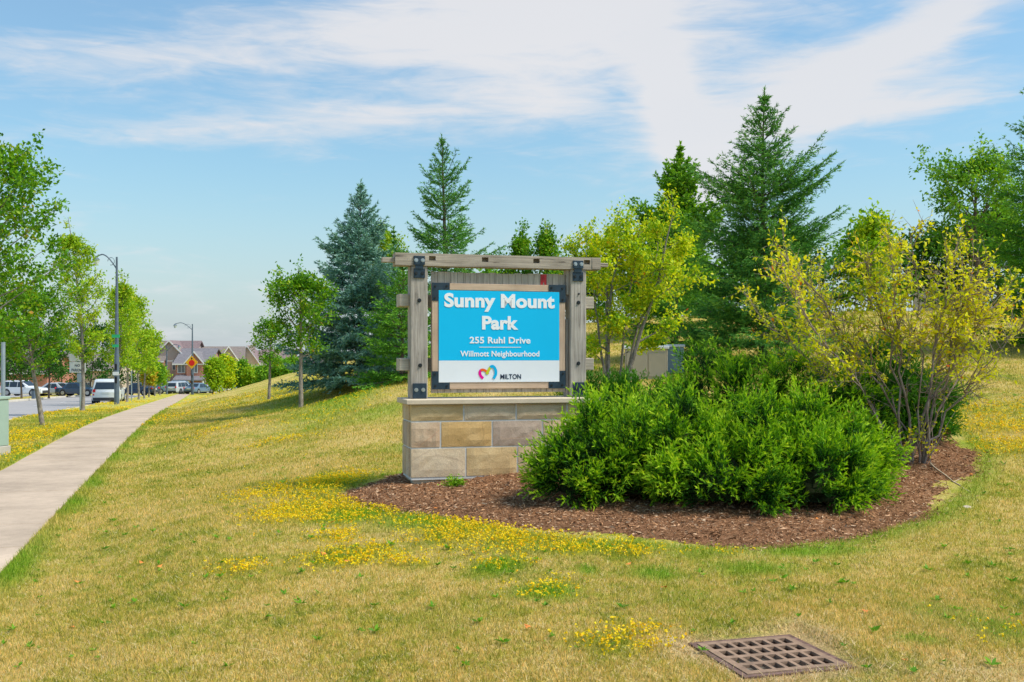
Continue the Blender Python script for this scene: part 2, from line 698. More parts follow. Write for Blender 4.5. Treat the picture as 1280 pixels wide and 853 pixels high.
def m_brick(name, a, b, mortar, scale=1.0):
    def fn(g, out):
        tc = g.node('ShaderNodeTexCoord')
        br = g.node('ShaderNodeTexBrick')
        br.inputs['Color1'].default_value = a + (1,)
        br.inputs['Color2'].default_value = b + (1,)
        br.inputs['Mortar'].default_value = mortar + (1,)
        br.inputs['Scale'].default_value = 4.0 * scale
        br.inputs['Mortar Size'].default_value = 0.02
        g.link(g.mapping(tc.outputs['Object'], (1, 1, 1), rot=(R(90), 0, 0)), br.inputs['Vector'])
        n = g.noise(tc.outputs['Object'], 0.7, 3)
        c = g.mix(1.0, br.outputs['Color'], g.ramp(n, [(0.3, (0.85,) * 3), (0.7, (1.1,) * 3)]), 'MULTIPLY')
        return principled(g, c, 0.9, 0, 0.2)
    return mat(name, fn)


def m_shingle(name, a, b):
    def fn(g, out):
        tc = g.node('ShaderNodeTexCoord')
        n = g.noise(g.mapping(tc.outputs['Object'], (3, 3, 14)), 1.0, 4, 0.7)
        return principled(g, g.ramp(n, [(0.35, a), (0.65, b)]), 0.9, 0, 0.2)
    return mat(name, fn)


M = {}
M['lawn'] = m_lawn()
M['blade'] = m_blade()
M['walk'] = m_concrete('concrete_walk', (0.49, 0.38, 0.285), 1.0, 0.20, 0.14)
M['kerb'] = m_concrete('concrete_kerb', (0.47, 0.43, 0.37))
M['asphalt'] = m_concrete('asphalt', (0.38, 0.36, 0.355), 1.0, 0.08)
M['paint'] = m_plain('road_paint', (0.72, 0.72, 0.70), 0.7, var=0.1)
M['post'] = m_wood('weathered_timber_upright', (0.16, 0.14, 0.125), (0.52, 0.475, 0.425), 2)
M['beam'] = m_wood('weathered_timber_beam', (0.18, 0.15, 0.125), (0.52, 0.455, 0.38), 0)
M['stub'] = m_wood('weathered_timber_rail', (0.26, 0.23, 0.19), (0.55, 0.49, 0.41), 0)
M['board'] = m_wood('grey_fence_board', (0.24, 0.215, 0.195), (0.54, 0.49, 0.43), 2, 1.3, 0.5)
M['frame_h'] = m_wood('cedar_frame_across', (0.42, 0.29, 0.20), (0.62, 0.47, 0.35), 0, 1.0, 0.15)
M['frame_v'] = m_wood('cedar_frame_upright', (0.40, 0.28, 0.20), (0.62, 0.47, 0.35), 2, 1.0, 0.15)
M['steel'] = m_plain('dark_painted_steel', (0.020, 0.040, 0.062), 0.45, 0.3, 0.5, 0.25, 9)
M['bolt'] = m_plain('galvanised_bolt', (0.42, 0.45, 0.48), 0.35, 0.85, 0.5)
M['bolt_dark'] = m_plain('dark_bolt', (0.03, 0.035, 0.04), 0.45, 0.6, 0.5)
M['blue'] = m_plain('blue_sign_face', (0.0, 0.50, 0.86), 0.5, 0, 0.25, 0.012, 3)
M['white'] = m_plain('white_sign_face', (0.76, 0.79, 0.83), 0.5, 0, 0.25, 0.02, 3)
M['letter'] = m_plain('white_lettering', (0.86, 0.86, 0.87), 0.5, 0, 0.2, 0.02, 3)
M['navy'] = m_plain('navy_lettering', (0.02, 0.03, 0.06), 0.5, 0, 0.2, 0.05, 3)
M['red'] = m_plain('faded_red_paint', (0.48, 0.035, 0.045), 0.6, 0, 0.3, 0.35, 14)
M['mortar'] = m_concrete('mortar', (0.66, 0.66, 0.64), 4.0)
M['cap'] = m_concrete('stone_cap', (0.60, 0.50, 0.37), 3.0)
M['plinth'] = m_concrete('plinth_concrete', (0.50, 0.43, 0.31), 3.0)
STONES = [m_stone('stone_tan', (0.531, 0.385, 0.223), (0.701, 0.524, 0.330), (0.384, 0.268, 0.155)),
          m_stone('stone_ochre', (0.565, 0.353, 0.136), (0.701, 0.471, 0.213), (0.339, 0.203, 0.097)),
          m_stone('stone_mauve', (0.452, 0.337, 0.257), (0.565, 0.439, 0.339), (0.475, 0.268, 0.155)),
          m_stone('stone_cream', (0.588, 0.449, 0.291), (0.701, 0.567, 0.398), (0.373, 0.268, 0.194)),
          m_stone('stone_rust', (0.542, 0.374, 0.242), (0.655, 0.503, 0.349), (0.508, 0.235, 0.136)),
          m_stone('stone_gold', (0.599, 0.417, 0.204), (0.712, 0.535, 0.291), (0.407, 0.268, 0.116))]
M['iron'] = m_plain('rusty_cast_iron', (0.28, 0.18, 0.12), 0.8, 0.0, 0.3, 0.3, 16, 0.6)
M['iron_rim'] = m_plain('rusty_iron_rim', (0.17, 0.10, 0.08), 0.8, 0.0, 0.3, 0.4, 20, 0.6)
M['bark_grey'] = m_bark('bark_grey', (0.13, 0.11, 0.095), (0.36, 0.32, 0.28))
M['bark_dark'] = m_bark('bark_dark', (0.06, 0.045, 0.035), (0.20, 0.15, 0.12))
M['bark_red'] = m_bark('bark_reddish', (0.16, 0.115, 0.10), (0.42, 0.33, 0.29))
M['bark_birch'] = m_bark('bark_pale', (0.20, 0.17, 0.15), (0.45, 0.41, 0.37))

G = m_foliage
M['juniper'] = G('juniper_sprays', [(0.0, (0.005, 0.022, 0.005)), (0.38, (0.014, 0.075, 0.005)), (0.56, (0.085, 0.26, 0.006)), (0.75, (0.32, 0.56, 0.012)), (1.0, (0.66, 0.78, 0.05))], 0.35, 0.7, 2.2, 0.18)  # lowest stops paint the shade deep between plumes, top stops are young growth
M['juniper_dark'] = G('juniper_sprays_deep', [(0.0, (0.008, 0.045, 0.010)), (0.5, (0.04, 0.17, 0.010)), (1.0, (0.14, 0.34, 0.02))], 0.3, 0.7, 2.2, 0.2)
M['core'] = m_plain('juniper_dark_core', (0.022, 0.03, 0.012), 0.95, 0, 0.05, 0.4, 9)  # dark fill in place of inner shade, for the added core blob
M['yshrub'] = G('yellow_shrub_leaves', [(0.0, (0.18, 0.32, 0.012)), (0.2, (0.42, 0.54, 0.012)), (0.5, (0.70, 0.72, 0.015)), (0.88, (0.86, 0.74, 0.02)), (0.955, (0.80, 0.42, 0.02)), (1.0, (0.75, 0.16, 0.02))], 0.4, 0.6, 2.5, 0.16)
M['serv'] = G('serviceberry_leaves', [(0.0, (0.07, 0.20, 0.012)), (0.25, (0.22, 0.43, 0.012)), (0.52, (0.52, 0.64, 0.015)), (0.93, (0.80, 0.74, 0.02)), (0.985, (0.72, 0.33, 0.02)), (1.0, (0.6, 0.12, 0.02))], 0.4, 0.6, 1.5, 0.2)
M['maple'] = G('maple_leaves', [(0.0, (0.045, 0.15, 0.012)), (0.4, (0.10, 0.29, 0.010)), (0.75, (0.22, 0.42, 0.012)), (0.95, (0.42, 0.48, 0.03)), (1.0, (0.50, 0.25, 0.03))], 0.4, 0.55, 1.3, 0.2)
M['lime'] = G('young_street_tree_leaves', [(0.0, (0.10, 0.26, 0.012)), (0.35, (0.25, 0.45, 0.014)), (0.72, (0.42, 0.56, 0.02)), (0.95, (0.50, 0.50, 0.03)), (1.0, (0.60, 0.35, 0.05))], 0.4, 0.55, 1.0, 0.2)
M['dark_leaf'] = G('dark_tree_leaves', [(0.0, (0.012, 0.06, 0.010)), (0.5, (0.035, 0.13, 0.012)), (1.0, (0.10, 0.24, 0.015))], 0.3, 0.6, 0.7, 0.2)
M['orange_leaf'] = G('turning_leaves', [(0.0, (0.16, 0.30, 0.02)), (0.5, (0.42, 0.42, 0.02)), (0.8, (0.62, 0.32, 0.02)), (1.0, (0.65, 0.15, 0.02))], 0.35, 0.6, 0.9, 0.3)
M['mid_leaf'] = G('mid_green_leaves', [(0.0, (0.04, 0.16, 0.016)), (0.45, (0.13, 0.33, 0.018)), (0.85, (0.28, 0.48, 0.03)), (1.0, (0.40, 0.46, 0.03))], 0.4, 0.6, 1.0, 0.2)
M['blue_spruce'] = G('blue_spruce_needles', [(0.0, (0.03, 0.11, 0.085)), (0.3, (0.10, 0.26, 0.20)), (0.65, (0.26, 0.46, 0.38)), (1.0, (0.45, 0.64, 0.56))], 0.12, 0.7, 1.2, 0.2)
M['spruce'] = G('spruce_needles', [(0.0, (0.018, 0.09, 0.025)), (0.35, (0.06, 0.23, 0.04)), (0.7, (0.17, 0.40, 0.055)), (1.0, (0.34, 0.56, 0.08))], 0.12, 0.7, 1.2, 0.22)
M['fir'] = G('bright_fir_needles', [(0.0, (0.018, 0.09, 0.018)), (0.35, (0.07, 0.25, 0.022)), (0.7, (0.18, 0.42, 0.025)), (1.0, (0.34, 0.55, 0.04))], 0.15, 0.7, 1.2, 0.22)
M['straw'] = m_foliage('dead_straw', [(0.0, (0.42, 0.29, 0.13)), (0.6, (0.66, 0.50, 0.26)), (1.0, (0.80, 0.68, 0.44))], 0.2, 0.8, 2.0, 0.1)
M['dead_spray'] = m_foliage('dead_juniper_sprays', [(0.0, (0.20, 0.09, 0.04)), (1.0, (0.52, 0.27, 0.12))], 0.2, 0.8, 2.0, 0.1)
M['flower'] = m_foliage('yellow_flower_heads', [(0.0, (0.75, 0.52, 0.004)), (0.7, (0.85, 0.66, 0.008)), (1.0, (0.85, 0.42, 0.004))], 0.25, 0.6, 2.0, 0.1)
M['clover'] = m_foliage('clover_leaflets', [(0.0, (0.07, 0.22, 0.010)), (0.5, (0.15, 0.36, 0.014)), (1.0, (0.28, 0.46, 0.02))], 0.35, 0.6, 2.0, 0.2)
M['chip'] = m_foliage('bark_chips', [(0.0, (0.07, 0.032, 0.015)), (0.3, (0.30, 0.145, 0.065)), (0.6, (0.54, 0.29, 0.15)), (0.88, (0.62, 0.40, 0.25)), (1.0, (0.58, 0.43, 0.29))], 0.0, 0.9, 1.6, 0.16, 0.1)


def m_mulch():
    def fn(g, out):
        geo = g.node('ShaderNodeNewGeometry')
        P = geo.outputs['Position']
        n = g.noise(P, 28, 5, 0.75, 1.0)
        n2 = g.noise(P, 2.0, 3)
        c = g.ramp(n, [(0.3, (0.06, 0.03, 0.016)), (0.5, (0.26, 0.125, 0.06)), (0.72, (0.46, 0.25, 0.14))])
        c = g.mix(1.0, c, g.ramp(n2, [(0.3, (0.8,) * 3), (0.7, (1.2,) * 3)]), 'MULTIPLY')
        return principled(g, c, 0.95, 0, 0.1, bump(g, n, 1.0, 0.03))
    return mat('mulch', fn)


M['mulch'] = m_mulch()

# ------------------------------------------------------------------ layout on the ground
BED_PX = [(424, 621), (455, 630), (500, 640), (560, 652), (620, 664), (680, 673), (740, 680), (800, 685), (860, 688), (930, 687),
          (1000, 684), (1060, 676), (1120, 662), (1165, 644), (1200, 620), (1220, 592), (1222, 570), (1205, 548), (1183, 538)]
BED = [ground_at(*p) for p in BED_PX]
BED += [(5.4, 15.6), (3.0, 16.0), (0.6, 14.8), (-1.3, 13.4), (-1.75, 12.4), (-1.95, 11.6)]
BED = np.array(BED)


def poly_dist(P, X, Y):
    """signed distance, positive inside"""
    X = np.asarray(X, float)
    Y = np.asarray(Y, float)
    d = np.full(X.shape, 1e9)
    inside = np.zeros(X.shape, bool)
    n = len(P)
    for i in range(n):
        x0, y0 = P[i]
        x1, y1 = P[(i + 1) % n]
        ex, ey = x1 - x0, y1 - y0
        t = np.clip(((X - x0) * ex + (Y - y0) * ey) / (ex * ex + ey * ey), 0, 1)
        d = np.minimum(d, np.hypot(X - x0 - t * ex, Y - y0 - t * ey))
        c = ((y0 > Y) != (y1 > Y)) & (X < (x1 - x0) * (Y - y0) / (y1 - y0 + 1e-12) + x0)
        inside ^= c
    return np.where(inside, d, -d)


GX, GY = 1.345, 5.36          # catch basin centre
GA = R(15.9)
GS = 0.60


def grate_uv(X, Y):
    c, s = math.cos(GA), math.sin(GA)
    dx, dy = X - GX, Y - GY
    return dx * c + dy * s, -dx * s + dy * c


# clover and trefoil patches: (px, py, half width px, half height px, green, yellow)
PATCH = [(415, 606, 34, 10, 1.0, .8), (388, 634, 50, 14, .6, 1.25), (448, 640, 60, 12, 1.0, .5), (530, 650, 55, 11, 1.0, .35), (585, 668, 60, 11, .6, 1.0),
         (650, 680, 60, 12, .7, .8), (720, 686, 70, 9, .8, .6), (780, 692, 40, 7, .5, .5), (625, 704, 34, 8, 1.0, .45), (680, 738, 40, 10, 1.0, .25),
         (440, 694, 44, 11, .5, .9), (420, 672, 24, 6, .3, .9), (298, 713, 30, 8, .25, .8), (820, 718, 32, 8, .8, .0), (780, 808, 50, 14, .5, .6),
         (735, 714, 12, 5, .9, 0), (940, 712, 60, 8, .7, 0), (1010, 690, 80, 6, .8, 0), (880, 695, 60, 5, .6, .1), (505, 700, 40, 5, .2, .6),
         (1235, 530, 70, 14, .3, .7), (1225, 512, 60, 8, .2, .7), (1265, 560, 40, 10, .4, .8), (1215, 560, 22, 8, .7, .3), (1190, 770, 60, 18, .35, 0),
         (1245, 790, 40, 20, .5, .05), (1150, 806, 30, 6, .6, 0), (860, 750, 50, 12, .25, 0), (180, 568, 40, 9, .4, 0), (560, 775, 70, 20, .15, 0),
         (330, 620, 40, 7, .2, .5), (395, 525, 60, 10, .35, .1), (440, 494, 45, 10, .75, .2), (475, 515, 40, 9, .55, 0), (510, 560, 40, 8, .4, 0),
         (360, 490, 60, 8, .3, .6), (350, 512, 45, 8, .55, .1), (310, 497, 50, 4, .2, .7), (420, 470, 30, 8, .2, .6), (268, 541, 30, 5, 0, .4), (355, 552, 40, 5, .1, .4),
         (60, 540, 60, 22, .3, .9), (110, 514, 45, 10, .3, .9), (150, 504, 40, 8, .3, .9), (180, 497, 30, 5, .3, .9), (28, 566, 40, 12, .6, .6), (210, 494, 25, 3, .3, .9)]
PW = []
for (px, py, hw, hh, gr, ye) in PATCH:
    x, y = ground_at(px, py)
    x2, y2 = ground_at(px, min(852, py + hh))
    x3, y3 = ground_at(px, max(py - hh, 488 if px < 300 else 455))
    PW.append((x, y, max(hw / F * y, .05), max(abs(y3 - y2) / 2, .07), gr, ye))


def patch_fields(X, Y):
    gr = np.zeros(X.shape)
    ye = np.zeros(X.shape)
    for (x, y, rx, ry, g_, y_) in PW:
        q = ((X - x) / rx) ** 2 + ((Y - y) / ry) ** 2
        b = np.exp(-np.minimum(q, 30) ** 1.4 * .8)
        gr = np.maximum(gr, g_ * b)
        ye = np.maximum(ye, y_ * b)
    a = X - xc(Y)
    # greener fringe along both sides of the sidewalk and the far verge
    fr = np.exp(-((np.abs(a) - .9) / .17) ** 2)
    gr = np.maximum(gr, fr * .85 * (.6 + .4 * np.sin(Y * 2.1 + 1.3 * np.sin(Y * .9))))
    gr = np.maximum(gr, .25 * ((a < -1) & (a > -3.9)))
    d = poly_dist(BED, X, Y)
    gr = np.maximum(gr, np.exp(-((d + .08) / .16) ** 2) * .55)
    # dry rim round the grate
    u, v = grate_uv(X, Y)
    rr = np.maximum(np.abs(u), np.abs(v))
    dry = np.exp(-(np.maximum(rr - .3, 0) / (.16 + .08 * np.sin(3 * np.arctan2(v, u)))) ** 2)
    gr = gr * (1 - dry) - dry
    dd = np.exp(-(((X - 2.3) / .5) ** 2 + ((Y - 5.0) / .28) ** 2))
    gr = np.where(gr > -.3, gr - .6 * dd, gr)
    return gr, ye


def wob(X, Y):
    """gentle unevenness of the lawn"""
    return (.018 * np.sin(X * 1.7 + 1.1 * np.sin(Y * .8)) + .015 * np.sin(Y * 2.3 + X * .6) + .008 * np.sin(X * 5.1 + Y * 3.3)) * sstep(1.1, 2.2, np.abs(X - xc(Y)))


def build_ground():
    a = np.concatenate([-np.geomspace(2500, 62, 14), np.arange(-60, -14, 2.0), np.linspace(-14, -12.5, 4),
                        [-12.36, -12.33, -4.0, -3.97], np.linspace(-3.9, -.86, 18), [-.80, -.785, .785, .80],
                        np.arange(.86, 5.0, .12), np.arange(5.0, 6.05, .03), np.arange(6.1, 22, .16), np.geomspace(22, 2500, 38)])
    Y = np.concatenate([-np.geomspace(600, 12, 8), np.arange(-10, 3, 1.0), np.arange(3.2, 4.85, .12), np.arange(4.85, 5.9, .03), np.arange(5.95, 20, .13),
                        np.geomspace(20, 130, 130), np.geomspace(134, 4500, 22)])
    A, YY = np.meshgrid(a, Y)
    # the skewed grid straightens out far away
    Yc = np.clip(YY, -20, 220)
    X = XC0 + SL * Yc + A
    Z = zt(X, YY) + wob(X, YY)
    Z = np.where(np.abs(A) < .79, pz(YY) - .14, Z)
    Z = np.where((A > -12.345) & (A < -3.985) & (YY < 134), pz(YY) - .40, Z)
    u, v = grate_uv(X, YY)
    inside = (np.abs(u) < GS / 2 - .012) & (np.abs(v) < GS / 2 - .012)
    Z = np.where(inside, Z - .42, Z)
    near = (np.abs(u) < GS / 2 + .12) & (np.abs(v) < GS / 2 + .12) & ~inside
    Z = np.where(near, np.minimum(Z, .028), Z)
    gr, ye = patch_fields(X, YY)
    ny, nx = A.shape
    V = np.stack([X.ravel(), YY.ravel(), Z.ravel()], 1)
    i = np.arange(nx - 1)[None, :] + nx * np.arange(ny - 1)[:, None]
    i = i.ravel()
    Fc = np.stack([i, i + 1, i + nx + 1, i + nx], 1)
    o = np_mesh('ground', V, Fc, M['lawn'], attrs=[('green', 'POINT', gr.ravel()), ('yellow', 'POINT', ye.ravel())], smooth=True)
    tag(o, kind='structure')


build_ground()


def strip(name, a0, a1, dz, Y0, Y1, step, m, thick=None):
    Y = np.arange(Y0, Y1 + .01, step)
    z = pz(Y) + dz
    if thick is None:
        V = np.concatenate([np.stack([xc(Y) + a0, Y, z], 1), np.stack([xc(Y) + a1, Y, z], 1)])
        n = len(Y)
        i = np.arange(n - 1)
        Fc = np.stack([i, i + n, i + n + 1, i + 1], 1)
    else:
        n = len(Y)
        V = np.concatenate([np.stack([xc(Y) + aa, Y, z - t], 1) for aa, t in ((a0, 0), (a1, 0), (a1, thick), (a0, thick))])
        i = np.arange(n - 1)
        Fc = np.concatenate([np.stack([i + k * n, i + ((k + 1) % 4) * n, i + 1 + ((k + 1) % 4) * n, i + 1 + k * n], 1) for k in range(4)])
        Fc = np.concatenate([Fc, [[0, 3 * n, 2 * n, n]]])
    o = np_mesh(name, V, Fc, m)
    tag(o, kind='structure')
    return o


strip('road', -12.25, -4.05, -.20, -40, 136, 2.0, M['asphalt'])
strip('kerb', -4.12, -3.93, -.035, -40, 133, 2.0, M['kerb'], .35)
strip('kerb', -12.42, -12.20, -.035, -40, 133, 2.0, M['kerb'], .35)
# worn white stop line and lane dashes
mk = MB()
for (Y0, Y1, a0, a1) in ((37.5, 38.2, -8.4, -6.2), (52, 55, -8.2, -8.05), (64, 67, -8.2, -8.05), (76, 79, -8.2, -8.05)):
    vs = [(xc(Y) + a, Y, float(pz(Y)) - .194) for (a, Y) in ((a0, Y0), (a1, Y0), (a1, Y1), (a0, Y1))]
    mk.add(vs, [(0, 1, 2, 3)])
tag(mk.build('road_marking', M['paint'], recalc=False), kind='structure')

# side street beyond the mound
Xs = np.linspace(-52, 120, 60)
Vx = []
for yy in (136.5, 144.5):
    Yr = yy + .30 * (Xs + 52)
    Vx.append(np.stack([Xs, Yr, zt(Xs, Yr) + .06], 1))
i = np.arange(59)
tag(np_mesh('side_road', np.concatenate(Vx), np.stack([i, i + 1, i + 61, i + 60], 1), M['asphalt']), kind='structure')
# parking area left of the street
Vx = []
for aa in (-34, -15.2):
    Yr = np.linspace(60, 125, 30)
    Vx.append(np.stack([xc(Yr) + aa, Yr, pz(Yr) - .02], 1))
i = np.arange(29)
tag(np_mesh('driveway', np.concatenate(Vx), np.stack([i, i + 30, i + 31, i + 1], 1), M['asphalt']), kind='structure')


def build_sidewalk():
    root = bpy.data.objects.new('sidewalk', None)
    COL.objects.link(root)
    tag(root, kind='structure')
    L = 1.5
    d = np.array([SL, 1.0]) / math.hypot(SL, 1)
    nrm = np.array([d[1], -d[0]])
    p0 = np.array([xc(-3.0), -3.0])
    rs = np.random.RandomState(4)
    for k in range(90):
        s0, s1 = k * L + .010, (k + 1) * L - .010
        tilt = rs.uniform(-.006, .006)
        vs = []
        for zoff in (0, -.16):
            for (s, t, b) in ((s0, -.75, 0), (s0, .75, 0), (s1, .75, 1), (s1, -.75, 1)):
                q = p0 + d * s + nrm * t
                vs.append((q[0], q[1], float(pz(q[1])) + .004 + zoff + (tilt if b else 0)))
        mb = MB()
        # chamfered top
        top = [(x + (p0[0] + d[0] * (s0 + s1) / 2 - x) * .012, y + (p0[1] + d[1] * (s0 + s1) / 2 - y) * .012, z) for (x, y, z) in vs[:4]]
        mid = [(x, y, z - .012) for (x, y, z) in vs[:4]]
        mb.add(top + mid + vs[4:], [(0, 1, 2, 3), (4, 5, 1, 0), (5, 6, 2, 1), (6, 7, 3, 2), (7, 4, 0, 3), (8, 9, 5, 4), (9, 10, 6, 5), (10, 11, 7, 6), (11, 8, 4, 7)])
        mb.build('slab', M['walk'], root, recalc=False)


build_sidewalk()


# ------------------------------------------------------------------ lawn blades, clover, flowers
def lawn_points(rs, n, y0, y1, dens):
    """points inside the view with density ~ dens(Y) per m2 (rejection)"""
    ys = np.linspace(y0, y1, 400)
    wid = (ys * 1.08 + .6)
    pdf = dens(ys) * wid
    tot = np.trapezoid(pdf, ys) if hasattr(np, 'trapezoid') else np.trapz(pdf, ys)
    N = int(tot) if n is None else n
    c = np.cumsum(pdf)
    c /= c[-1]
    Y = np.interp(rs.rand(N), c, ys)
    X = (rs.rand(N) - .5) * (Y * 1.08 + .6)
    return X, Y


def lawn_ok(X, Y, margin=.0):
    a = X - xc(Y)
    u, v = grate_uv(X, Y)
    ok = (a > .80 - margin) | ((a < -.80 + margin) & (a > -3.9))
    ok &= ~((np.abs(u) < GS / 2 + .004) & (np.abs(v) < GS / 2 + .004))
    ok &= poly_dist(BED, X, Y) < .03
    return ok


def blades(name, X, Y, H, W, v, rs, m, taper=1.0, lean=.5):
    n = len(X)
    Z = zt(X, Y) + wob(X, Y) - .004
    th = rs.rand(n) * 2 * np.pi
    la = rs.rand(n) * 2 * np.pi
    lm = H * lean * (.3 + rs.rand(n))
    bx, by = np.cos(th) * W / 2, np.sin(th) * W / 2
    V = np.empty((n, 3, 3))
    V[:, 0] = np.stack([X - bx, Y - by, Z], 1)
    V[:, 1] = np.stack([X + bx, Y + by, Z], 1)
    V[:, 2] = np.stack([X + np.cos(la) * lm, Y + np.sin(la) * lm, Z + H], 1)
    Fc = np.arange(n * 3).reshape(n, 3)
    gr, ye = patch_fields(X, Y)
    return np_mesh(name, V.reshape(-1, 3), Fc, m, attrs=[('v', 'FACE', v), ('green', 'FACE', gr)])


def build_lawn():
    rs = np.random.RandomState(11)
    X, Y = lawn_points(rs, None, 3.5, 46, lambda y: 10000 * np.minimum(1, (6.3 / y) ** 2.25))
    ok = lawn_ok(X, Y)
    X, Y = X[ok], Y[ok]
    # blades thin out where the turf is worn
    pat = np.sin(X * 1.3 + 2 * np.sin(Y * .7)) * np.sin(Y * 1.1 + 1.7 * np.sin(X * .9))
    keep = rs.rand(len(X)) < .80 + .2 * pat + .45 * np.minimum(patch_fields(X, Y)[0], 0)
    X, Y = X[keep], Y[keep]
    gr, ye = patch_fields(X, Y)
    s = np.maximum(1, Y / 8)
    a = np.abs(X - xc(Y))
    edge = np.exp(-((a - .9) / .12) ** 2)
    H = (.020 + .022 * rs.rand(len(X)) ** 1.5) * (1 + .5 * np.maximum(gr, -1) + .7 * edge) * s ** .35
    W = (.0045 + .003 * rs.rand(len(X))) * s ** .95
    o = blades('grass', X, Y, H, W, rs.rand(len(X)), rs, M['blade'], 1.0)
    tag(o, 'short dry olive and straw coloured lawn grass', kind='stuff')
    # flattened dead straw (thatch)
    X, Y = lawn_points(rs, 130000, 3.6, 22, lambda y: (6.5 / y) ** 1.9)
    ok = lawn_ok(X, Y)
    X, Y = X[ok], Y[ok]
    gr, ye = patch_fields(X, Y)
    k = rs.rand(len(X)) > gr
    X, Y = X[k], Y[k]
    s = np.maximum(1, Y / 8)
    o = blades('thatch', X, Y, .020 + .012 * rs.rand(len(X)), .0042 * s, rs.rand(len(X)), rs, M['straw'], 1.0, lean=2.2)
    tag(o, 'bleached dead straw lying among the lawn grass', kind='stuff')
    # broad leaved weeds: rosettes
    X, Y = lawn_points(rs, 520, 3.8, 16, lambda y: (6.5 / y) ** 1.0)
    ok = lawn_ok(X, Y)
    X, Y = X[ok], Y[ok]
    nn = 9
    P = np.repeat(np.stack([X, Y, zt(X, Y) + wob(X, Y) + .012], 1), nn, 0)
    th = rs.rand(len(P)) * 2 * np.pi
    ax = unit(np.stack([np.cos(th), np.sin(th), rs.uniform(.1, .9, len(P))], 1))
    L = np.repeat(rs.uniform(.025, .055, len(X)), nn) * rs.uniform(.6, 1.2, len(P))
    V, Fc = leaf_quads(rs, P, L, L * .36, flat=.9, axis=ax)
    o = np_mesh('lawn_weeds', V, Fc, M['clover'], attrs=[('v', 'FACE', rs.rand(len(P)) * .8)])
    tag(o, 'small broad leaved weeds scattered through the dry lawn', kind='stuff')
    # clover leaflets: small horizontal rhombi
    X, Y = lawn_points(rs, 420000, 3.6, 40, lambda y: (6.5 / y) ** 1.7)
    ok = lawn_ok(X, Y)
    X, Y = X[ok], Y[ok]
    gr, ye = patch_fields(X, Y)
    k = rs.rand(len(X)) < np.maximum(gr, 0) ** 1.3 * .85
    X, Y, gr = X[k], Y[k], gr[k]
    n = len(X)
    L = (.007 + .007 * rs.rand(n)) * np.maximum(1, Y / 10) ** .8
    P = np.stack([X, Y, zt(X, Y) + wob(X, Y) + .015 + .03 * rs.rand(n)], 1)
    V, Fc = leaf_quads(rs, P, L, L * .8, flat=.7)
    o = np_mesh('clover', V, Fc, M['clover'], attrs=[('v', 'FACE', rs.rand(n))])
    tag(o, 'bright green clover patches in the lawn', kind='stuff')
    # flowers
    X, Y = lawn_points(rs, 620000, 3.6, 75, lambda y: (6.5 / y) ** 1.35)
    ok = lawn_ok(X, Y)
    X, Y = X[ok], Y[ok]
    gr, ye = patch_fields(X, Y)
    cl = (np.sin(X * 9 + 3 * np.sin(Y * 5)) * np.sin(Y * 8 + 2.5 * np.sin(X * 6)) + 1) / 2
    k = rs.rand(len(X)) < np.minimum(1, (13 / Y) ** 2.0) * ye ** .9 * 2.2 * (.10 + cl * .9)
    X, Y = X[k], Y[k]
    n = len(X)
    L = (.013 + .008 * rs.rand(n)) * np.maximum(1, Y / 11) ** .75
    P = np.stack([X, Y, zt(X, Y) + wob(X, Y) + .03 + .035 * rs.rand(n)], 1)
    P = np.repeat(P, 3, 0)
    P += rs.normal(0, .004, P.shape)
    L = np.repeat(L, 3)
    V, Fc = leaf_quads(rs, P, L, L * .8, flat=.35)
    o = np_mesh('flowers', V, Fc, M['flower'], attrs=[('v', 'FACE', np.repeat(rs.rand(n), 3))])
    tag(o, 'small yellow trefoil flowers growing in the lawn', kind='stuff')


def unit(v):
    return v / np.maximum(np.linalg.norm(v, axis=-1, keepdims=True), 1e-9)


def leaf_quads(rs, P, L, W, flat=0.0, axis=None, fold=.18):
    """one folded rhombic leaf per point"""
    n = len(P)
    if axis is None:
        axis = unit(rs.normal(size=(n, 3)) * np.array([1, 1, 1 - flat]))
    nr = rs.normal(size=(n, 3))
    nr[:, 2] += 1.2 * flat * 3
    side = unit(np.cross(axis, nr))
    up = unit(np.cross(side, axis))
    L = np.asarray(L)[:, None] if np.ndim(L) else L
    W = np.asarray(W)[:, None] if np.ndim(W) else W
    V = np.empty((n, 4, 3))
    V[:, 0] = P
    V[:, 1] = P + axis * L * .48 + side * W * .5 + up * W * fold
    V[:, 2] = P + axis * L
    V[:, 3] = P + axis * L * .48 - side * W * .5 + up * W * fold
    return V.reshape(-1, 3), np.arange(n * 4).reshape(n, 4)


build_lawn()


# ------------------------------------------------------------------ mulch bed
def bed_h(d):
    return .07 * sstep(-.02, .55, d) + .05 * sstep(.9, 2.0, d)


def bed_z(X, Y):
    return zt(X, Y) + bed_h(poly_dist(BED, X, Y)) + .01 * np.sin(X * 9 + 2 * np.sin(Y * 7)) * np.sin(Y * 8)


